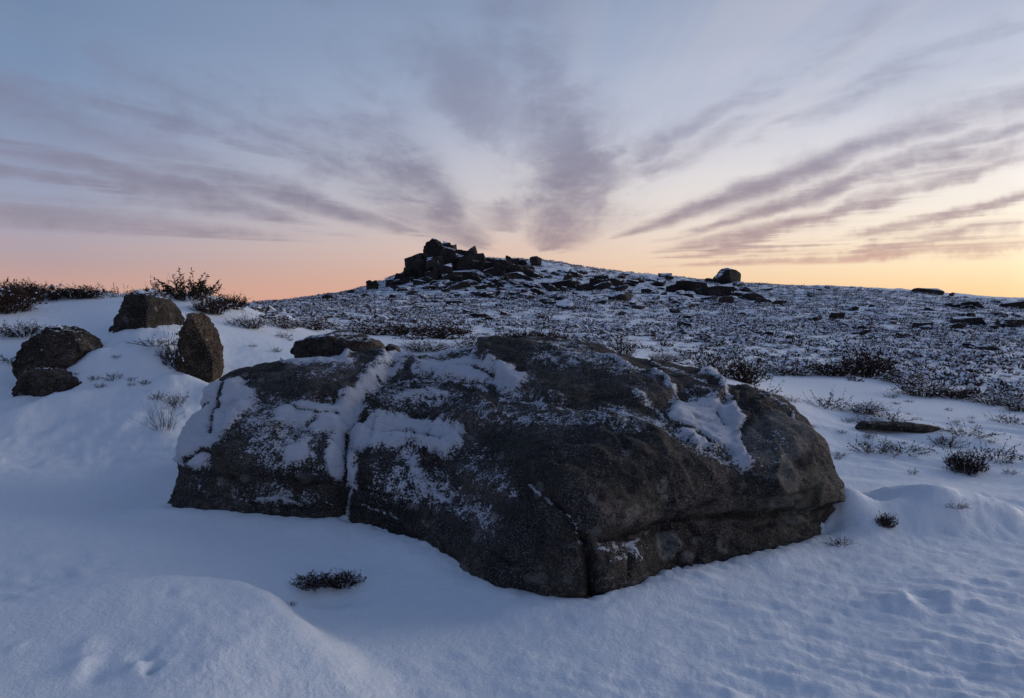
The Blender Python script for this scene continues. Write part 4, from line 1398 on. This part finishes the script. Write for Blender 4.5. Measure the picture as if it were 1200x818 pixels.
# scattered stones over the hillside: a few shapes, many copies
STONE_MESH = []
for s in range(7):
    S, F = ICO[3]
    rg = np.random.default_rng(300 + s)
    r = np.full(len(S), 9.0)
    for k in range(11):
        nrm = rg.normal(size=3)
        nrm /= np.linalg.norm(nrm)
        dt = S @ nrm
        r = np.minimum(r, np.where(dt > 0.08, rg.uniform(0.6, 1.0) / np.maximum(dt, 0.08), 9.0))
    r = np.minimum(r, 1.25) + 0.10 * fbm(S[:, 0] * 2 + s, S[:, 1] * 2, S[:, 2] * 2, 3)
    X = S * r[:, None] * np.array([0.55, 0.42, 0.19])
    STONE_MESH.append(mesh_np('hillside_stone', X, F, None, [M_ROCK_FAR], smooth=False))
rs = random.Random(21)
n_st = 0
while n_st < 290:
    zone = rs.random()
    if zone < 0.42:
        px, py = rs.gauss(560, 70), rs.uniform(318, 352)
    elif zone < 0.70:
        px, py = rs.uniform(640, 900), rs.uniform(322, 362)
    else:
        px, py = rs.uniform(360, 1200), rs.uniform(335, 400)
    e = np.interp(px, [300, 350, 436, 500, 600, 650, 800, 1000, 1200], [356, 352, 340, 318, 312, 312, 327, 338, 350])
    if py < e + 1.5 or px < 340:
        continue
    p, rr = hit(px, py, 24)
    if rr < 26:
        continue
    o = link('hillside_stone', STONE_MESH[rs.randrange(7)])
    sc = rs.uniform(0.4, 1.0) * (0.70 + rr / 95) * (1.35 if zone < 0.7 and rs.random() < 0.4 else 0.8)
    o.location = p + np.array([0, 0, sc * 0.08])
    o.scale = (sc * rs.uniform(0.9, 1.5), sc, sc * rs.uniform(0.8, 1.3))
    o.rotation_euler = (rs.uniform(-0.35, 0.35), rs.uniform(-0.35, 0.35), rs.uniform(0, 6.28))
    tag(o, 'snow dusted grey stone scattered over the heather hillside', 'stone', 'stones scattered over the hillside')
    n_st += 1


# ------------------------------------------------------------------ plants
def tube(pts, r0, r1, V, F):
    """three sided tapering twig"""
    n = len(pts)
    base = len(V)
    for i, p in enumerate(pts):
        t = (pts[min(i + 1, n - 1)] - pts[max(i - 1, 0)])
        t = t / (np.linalg.norm(t) + 1e-9)
        a = np.cross(t, (0.3, 0.9, 0.2))
        a /= np.linalg.norm(a) + 1e-9
        b = np.cross(t, a)
        r = r0 + (r1 - r0) * i / (n - 1)
        for k in range(3):
            an = 2.094 * k
            V.append(p + r * (math.cos(an) * a + math.sin(an) * b))
    for i in range(n - 1):
        for k in range(3):
            k2 = (k + 1) % 3
            F.append((base + i * 3 + k, base + i * 3 + k2, base + i * 3 + 3 + k2, base + i * 3 + 3 + k))


def leaf(p, d, ln, wd, rg, V, F):
    s = np.cross(d, rg.normal(size=3))
    s /= np.linalg.norm(s) + 1e-9
    b = len(V)
    V.extend([p, p + d * ln * 0.5 + s * wd, p + d * ln, p + d * ln * 0.5 - s * wd])
    F.append((b, b + 1, b + 2, b + 3))


def clump(p, r, rg, V, F):
    """a small lump of settled snow"""
    b = len(V)
    k = 5
    V.append(p + np.array([0, 0, r * 0.55]))
    for i in range(k):
        an = 6.283 * i / k + rg.uniform(-0.3, 0.3)
        V.append(p + np.array([math.cos(an) * r * rg.uniform(0.7, 1.2), math.sin(an) * r * rg.uniform(0.7, 1.2), -0.15 * r * rg.uniform(0, 1.5)]))
    V.append(p - np.array([0, 0, r * 0.3]))
    for i in range(k):
        j = (i + 1) % k
        F.append((b, b + 1 + i, b + 1 + j))
        F.append((b + k + 1, b + 1 + j, b + 1 + i))


def plant_meshes(seed, n_stem, h, spread, leaves, lsize, n_snow, r0=0.008, fork=2, lean=0.0):
    """unit plant about 1 m across: twigs, foliage, snow"""
    rg = np.random.default_rng(seed)
    TV, TF, LV, LF, SV, SF = [], [], [], [], [], []
    for _ in range(n_stem):
        an = rg.uniform(0, 6.283)
        rad = math.sqrt(rg.random()) * 0.5
        p0 = np.array([math.cos(an) * rad * 0.55, math.sin(an) * rad * 0.55, -0.04])
        out = np.array([math.cos(an), math.sin(an), 0]) * rad * spread
        hh = h * rg.uniform(0.5, 1.0) * (1.0 - 0.45 * (rad / 0.5) ** 2)
        tip = p0 + out + np.array([lean * hh, 0, hh])
        midp = (p0 + tip) / 2 + rg.normal(size=3) * 0.05 + np.array([0, 0, hh * 0.08])
        pts = [p0, p0 * 0.6 + midp * 0.4 + rg.normal(size=3) * 0.015, midp, midp * 0.45 + tip * 0.55 + rg.normal(size=3) * 0.03, tip]
        tube(pts, r0, r0 * 0.3, TV, TF)
        branches = [pts[2:]]
        for _f in range(fork):
            q = pts[rg.integers(1, 4)]
            e = q + (tip - p0) * rg.uniform(0.25, 0.5) + rg.normal(size=3) * 0.10
            br = [q, (q + e) / 2 + rg.normal(size=3) * 0.02, e]
            tube(br, r0 * 0.6, r0 * 0.2, TV, TF)
            branches.append(br)
        for br in branches:
            for _l in range(leaves):
                t = rg.uniform(0.1, 1.0) * (len(br) - 1)
                i = min(int(t), len(br) - 2)
                p = br[i] + (br[i + 1] - br[i]) * (t - i)
                d = (br[i + 1] - br[i])
                d = d / (np.linalg.norm(d) + 1e-9) + rg.normal(size=3) * 0.75
                d /= np.linalg.norm(d) + 1e-9
                leaf(p, d, lsize * rg.uniform(0.6, 1.4), lsize * rg.uniform(0.14, 0.3), rg, LV, LF)
        if rg.random() < n_snow:
            for _s in range(2):
                br = branches[rg.integers(0, len(branches))]
                clump(br[-1 if _s else -2] + rg.normal(size=3) * 0.02, rg.uniform(0.016, 0.045), rg, SV, SF)
    return (TV, TF), (LV, LF), (SV, SF)


PROTO = {}


def proto(kind, seed):
    key = (kind, seed)
    if key in PROTO:
        return PROTO[key]
    K = {
        'heather': dict(n_stem=100, h=0.55, spread=0.85, leaves=4, lsize=0.045, n_snow=0.9),
        'russet': dict(n_stem=115, h=0.6, spread=0.8, leaves=7, lsize=0.05, n_snow=0.25),
        'frosty': dict(n_stem=90, h=0.5, spread=0.85, leaves=4, lsize=0.045, n_snow=1.0),
        'leafy': dict(n_stem=42, h=0.72, spread=0.95, leaves=13, lsize=0.062, n_snow=0.25, r0=0.011, fork=3),
        'dark': dict(n_stem=110, h=0.55, spread=0.8, leaves=8, lsize=0.055, n_snow=0.08),
        'sparse': dict(n_stem=30, h=0.42, spread=1.2, leaves=7, lsize=0.05, n_snow=0.6, r0=0.008),
        'grass': dict(n_stem=46, h=0.95, spread=0.9, leaves=0, lsize=0.05, n_snow=0.0, r0=0.005, fork=1),
    }[kind]
    t, l, s = plant_meshes(seed, **K)
    fm = {'dark': M_TWIG, 'heather': M_HEATHER, 'russet': M_RED, 'frosty': M_HEATHER, 'leafy': M_GREEN, 'sparse': M_HEATHER, 'grass': M_GRASS}[kind]
    tm = M_GRASS if kind == 'grass' else M_TWIG
    out = [('blades' if kind == 'grass' else 'twigs', mesh_np('twigs', np.array(t[0]), np.array(t[1]), None, [tm], False))]
    if l[0]:
        out.append(('foliage', mesh_np('foliage', np.array(l[0]), np.array(l[1]), None, [fm], False)))
    if s[0]:
        out.append(('snow_clumps', mesh_np('snow_clumps', np.array(s[0]), np.array(s[1]), None, [M_SNOW], True)))
    PROTO[key] = out
    return out


def plant(kind, px, py, wpx, hpx, label, name=None, seed=0, group=None, cat=None, depth=None, rmin=0.0, rot=None):
    """a plant standing where the photograph shows its foot, wpx by hpx pixels large"""
    parts = proto(kind, seed % 3)
    p, rr = hit(px, py, rmin)
    if depth:
        p = at(px, py, depth)
    w = wpx / FPX * p[1]
    h = hpx / FPX * p[1]
    nm = name or {'grass': 'grass_tuft', 'leafy': 'shrub'}.get(kind, 'heather_bush')
    root = bpy.data.objects.new(nm, None)
    C.objects.link(root)
    root.location = p
    hh = {'dark': 0.55, 'heather': 0.55, 'russet': 0.6, 'frosty': 0.5, 'leafy': 0.72, 'sparse': 0.42, 'grass': 0.95}[kind]
    root.scale = (w, w * 0.8, h / hh * 1.05)
    root.rotation_euler = (0, 0, 0)
    for n, me in parts:
        o = link(n, me, root)
        o.rotation_euler = (0, 0, rot if rot is not None else (seed * 2.4) % 6.28)
    tag(root, label, cat or ('grass' if kind == 'grass' else ('shrub' if kind == 'leafy' else 'heather')), group)
    return root


G1 = 'heather bushes standing in the snow'
PL = [
    # left ridge
    ('russet', 6, 366, 62, 36, 'big dark heather bush cut by the left edge of the picture on the ridge'),
    ('dark', 50, 352, 52, 15, 'wide heather bush on the left ridge right of the corner bush'),
    ('russet', 30, 345, 50, 15, 'russet heather clump on the left ridge crest'),
    ('dark', 98, 350, 40, 15, 'dark heather clump on the ridge left of the cone rock'),
    ('sparse', 140, 348, 26, 12, 'small heather sprig on the ridge just left of the cone rock'),
    ('leafy', 222, 351, 56, 28, 'tall leafy shrub on the ridge crest right of the cone rock'),
    ('sparse', 188, 346, 22, 20, 'thin sprig on the ridge left of the tall leafy shrub'),
    ('russet', 248, 368, 38, 22, 'snowy heather at the foot of the tall leafy shrub'),
    ('dark', 272, 361, 32, 16, 'russet bush at the right end of the left ridge'),
    ('frosty', 292, 384, 40, 15, 'snow laden heather below the right end of the left ridge'),
    ('frosty', 330, 384, 40, 13, 'snow laden heather tussock left of the capstone'),
    ('frosty', 30, 394, 56, 16, 'snow capped heather hummock behind the leaning rock at the left'),
    ('sparse', 180, 406, 44, 9, 'faint buried heather on the snow bank below the cone rock'),
    ('frosty', 208, 432, 28, 46, 'frosted heather clinging to the left of the upright rock'),
    ('sparse', 134, 445, 16, 9, 'tiny heather sprig in the middle of the left snow bank'),
    ('sparse', 12, 425, 36, 9, 'faint snowy heather beside the leaning rock at the left edge'),
    ('grass', 193, 502, 46, 40, 'tuft of bare grass stems beside the left end of the boulder'),
    ('sparse', 207, 476, 22, 16, 'heather sprig rising behind the bare grass stems'),
    # foot of the hill, behind the boulder
    ('heather', 365, 386, 52, 14, 'dark heather above the rounded capstone'),
    ('heather', 430, 392, 52, 14, 'heather clump right of and above the rounded capstone'),
    ('russet', 470, 393, 54, 14, 'russet heather beside the snow gap behind the boulder'),
    ('russet', 520, 397, 58, 18, 'wide russet heather at the foot of the hill left of centre'),
    ('frosty', 500, 411, 50, 13, 'snow laden heather behind the crest of the boulder'),
    ('frosty', 548, 414, 34, 20, 'dark twiggy heather touching the top left of the boulder slab'),
    ('russet', 612, 404, 46, 20, 'left of two red heather bushes behind the boulder top'),
    ('russet', 645, 406, 42, 20, 'right of two red heather bushes behind the boulder top'),
    ('heather', 728, 420, 30, 27, 'single upright heather bush behind the boulder right of centre'),
    ('heather', 690, 410, 30, 11, 'low heather left of the single upright bush'),
    ('frosty', 780, 423, 40, 11, 'snow laden heather right of the single upright bush'),
    ('heather', 838, 440, 42, 28, 'left half of the large heather thicket behind the boulder'),
    ('russet', 872, 448, 46, 30, 'right half of the large heather thicket behind the boulder'),
    ('sparse', 888, 468, 36, 22, 'sprawling heather sprig below the large thicket'),
    # right
    ('heather', 930, 440, 44, 14, 'low heather band right of the large thicket'),
    ('russet', 972, 440, 46, 18, 'russet heather left of the tall brown bush'),
    ('russet', 1016, 442, 54, 34, 'tall brown bush with bare stems on the right'),
    ('frosty', 1060, 450, 44, 17, 'snowy heather right of the tall brown bush'),
    ('heather', 1080, 464, 48, 24, 'heather hummock above the snow slope on the right'),
    ('russet', 1120, 466, 52, 13, 'russet heather along the edge of the right snow slope'),
    ('heather', 1165, 474, 50, 15, 'dark heather along the scrub edge near the right border'),
    ('heather', 1195, 482, 36, 15, 'dark heather cut by the right border at the scrub edge'),
    ('sparse', 968, 478, 30, 18, 'scattered heather sprigs above the long stone slab'),
    ('frosty', 1010, 484, 44, 13, 'frosted heather behind the left end of the long slab'),
    ('sparse', 1042, 493, 40, 12, 'thin sprigs just behind the long slab'),
    ('sparse', 1130, 511, 42, 13, 'heather sprigs at the right tip of the long slab'),
    ('sparse', 1110, 524, 32, 13, 'small sprigs below the right tip of the long slab'),
    ('sparse', 1022, 530, 36, 16, 'left tuft of the pair in the snow below the slab'),
    ('sparse', 1058, 532, 42, 15, 'right tuft of the pair in the snow below the slab'),
    ('dark', 1132, 553, 38, 26, 'dark rounded heather bush alone in the right snow'),
    ('sparse', 1168, 540, 44, 20, 'sprigs right of the dark rounded bush'),
    ('sparse', 1185, 497, 30, 12, 'sprig near the right border above the snow slope'),
    ('sparse', 1070, 556, 8, 7, 'tiny stem alone in the snow left of the rounded bush'),
    ('dark', 1038, 618, 20, 16, 'dark tuft in the hollow of the mound right of the boulder'),
    ('sparse', 1122, 598, 20, 7, 'thin sprigs on the crest of the mound at the right'),
    ('sparse', 984, 640, 22, 10, 'frozen sprigs at the lower right corner of the boulder'),
    # front
    ('dark', 368, 688, 44, 13, 'left tuft of the dark heather sunk in the snow before the boulder'),
    ('dark', 402, 686, 40, 14, 'right tuft of the dark heather sunk in the snow before the boulder'),
    ('sparse', 343, 710, 9, 5, 'tiny twig on the edge of the snow drift'),
]
for i, (k, px, py, w, h, lab) in enumerate(PL):
    plant(k, px, py, w, h, lab, seed=i, group=None)


rt = random.Random(9)
for k in range(60):
    px, py = rt.choice(((rt.uniform(975, 1195), rt.uniform(472, 560)), (rt.uniform(900, 1195), rt.uniform(462, 530)), (rt.uniform(290, 520), rt.uniform(388, 414)), (rt.uniform(60, 215), rt.uniform(395, 470))))
    sz = rt.uniform(5, 13)
    plant('sparse', px, py, sz, sz * rt.uniform(0.4, 0.8), 'tiny heather tip poking through the snow', 'heather_sprig', k, 'tiny heather tips poking through the snow')


# ------------------------------------------------------------------ heather over the whole hillside: uncountable
def tuft_template(seed, n_blade, n_snow):
    rg = np.random.default_rng(seed)
    V, F, Mx = [], [], []
    for _ in range(n_blade):
        an = rg.uniform(0, 6.283)
        rad = math.sqrt(rg.random()) * 0.5
        p = np.array([math.cos(an) * rad * 0.7, math.sin(an) * rad * 0.7, -0.03 + 0.10 * rg.random()])
        d = np.array([math.cos(an) * rad * 1.3, math.sin(an) * rad * 1.3, rg.uniform(0.25, 0.7)]) + rg.normal(size=3) * 0.25
        d /= np.linalg.norm(d)
        leaf(p, d, rg.uniform(0.14, 0.30), rg.uniform(0.018, 0.05), rg, V, F)
        Mx.append(0 if rg.random() < 0.8 else 1)
    for _ in range(n_snow):
        an = rg.uniform(0, 6.283)
        rad = math.sqrt(rg.random()) * 0.45
        p = np.array([math.cos(an) * rad, math.sin(an) * rad, 0.24 * (1 - rad * 1.2) + rg.normal() * 0.05])
        s = rg.uniform(0.07, 0.16)
        b = len(V)
        t = rg.normal(size=2) * 0.35
        for a in range(4):
            q = 1.571 * a + rg.uniform(-0.5, 0.5)
            o = np.array([math.cos(q), math.sin(q)]) * s * rg.uniform(0.6, 1.2)
            V.append(p + np.array([o[0], o[1], o @ t]))
        F.append((b, b + 1, b + 2, b + 3))
        Mx.append(2)
    return np.array(V), np.array(F), np.array(Mx)


def build_hill_heather(n_total):
    T_near = [tuft_template(500 + i, 34, 13) for i in range(5)]
    T_far = [tuft_template(520 + i, 17, 7) for i in range(5)]
    rg = np.random.default_rng(77)
    n = n_total * 2
    az = rg.uniform(R(-39), R(39), n)
    t = rg.random(n)
    r = (12 ** 1.35 + t * (95 ** 1.35 - 12 ** 1.35)) ** (1 / 1.35)
    x, y = r * np.sin(az), r * np.cos(az)
    z = ground_z(x, y)
    sc = scrub_of(x, y, z)
    pn = 0.70 + 0.9 * perlin(x * 0.13, y * 0.13, 6.6) + 0.7 * perlin(x * 0.4, y * 0.4, 2.6)
    keep = rg.random(n) < sc * np.clip(pn, 0.12, 1.0)
    px, py, _ = project(np.stack([x, y, z], -1))
    # stony and snowy ground round the tor and the ledges carries less
    stony = np.exp(-(((px - 560) / 110) ** 2 + ((py - 328) / 17) ** 2)) + np.exp(-(((px - 770) / 130) ** 2 + ((py - 336) / 12) ** 2))
    keep &= rg.random(n) > 0.6 * np.clip(stony, 0, 1)
    keep &= ~((r > 24) & (px < 300))
    keep &= ~((r < 24) & (px < 300) & (rg.random(n) < 0.7))
    keep &= ~((r < 26) & (rg.random(n) < 0.35))
    idx = np.nonzero(keep)[0][:n_total]
    VV, FF, MM, off = [], [], [], 0
    for nb, i in enumerate(idx):
        v, f, m = (T_near if r[i] < 30 else T_far)[nb % 5]
        a = rg.uniform(0, 6.283)
        s = rg.uniform(0.4, 1.0) ** 1.2 * (0.50 + 0.38 * min(1, r[i] / 50))
        c_, s_ = math.cos(a) * s, math.sin(a) * s
        hs = s * rg.uniform(0.7, 1.1)
        VV.append(np.stack([v[:, 0] * c_ - v[:, 1] * s_ + x[i], v[:, 0] * s_ + v[:, 1] * c_ + y[i], v[:, 2] * hs + z[i]], -1))
        FF.append(f + off)
        MM.append(m)
        off += len(v)
    me = mesh_np('heather', np.concatenate(VV), np.concatenate(FF), np.concatenate(MM), [M_HEATHER, M_RED, M_SNOW], False)
    o = link('heather', me)
    tag(o, 'snow dusted dark heather covering the hillside', 'heather', None, 'stuff')


build_hill_heather(14000)
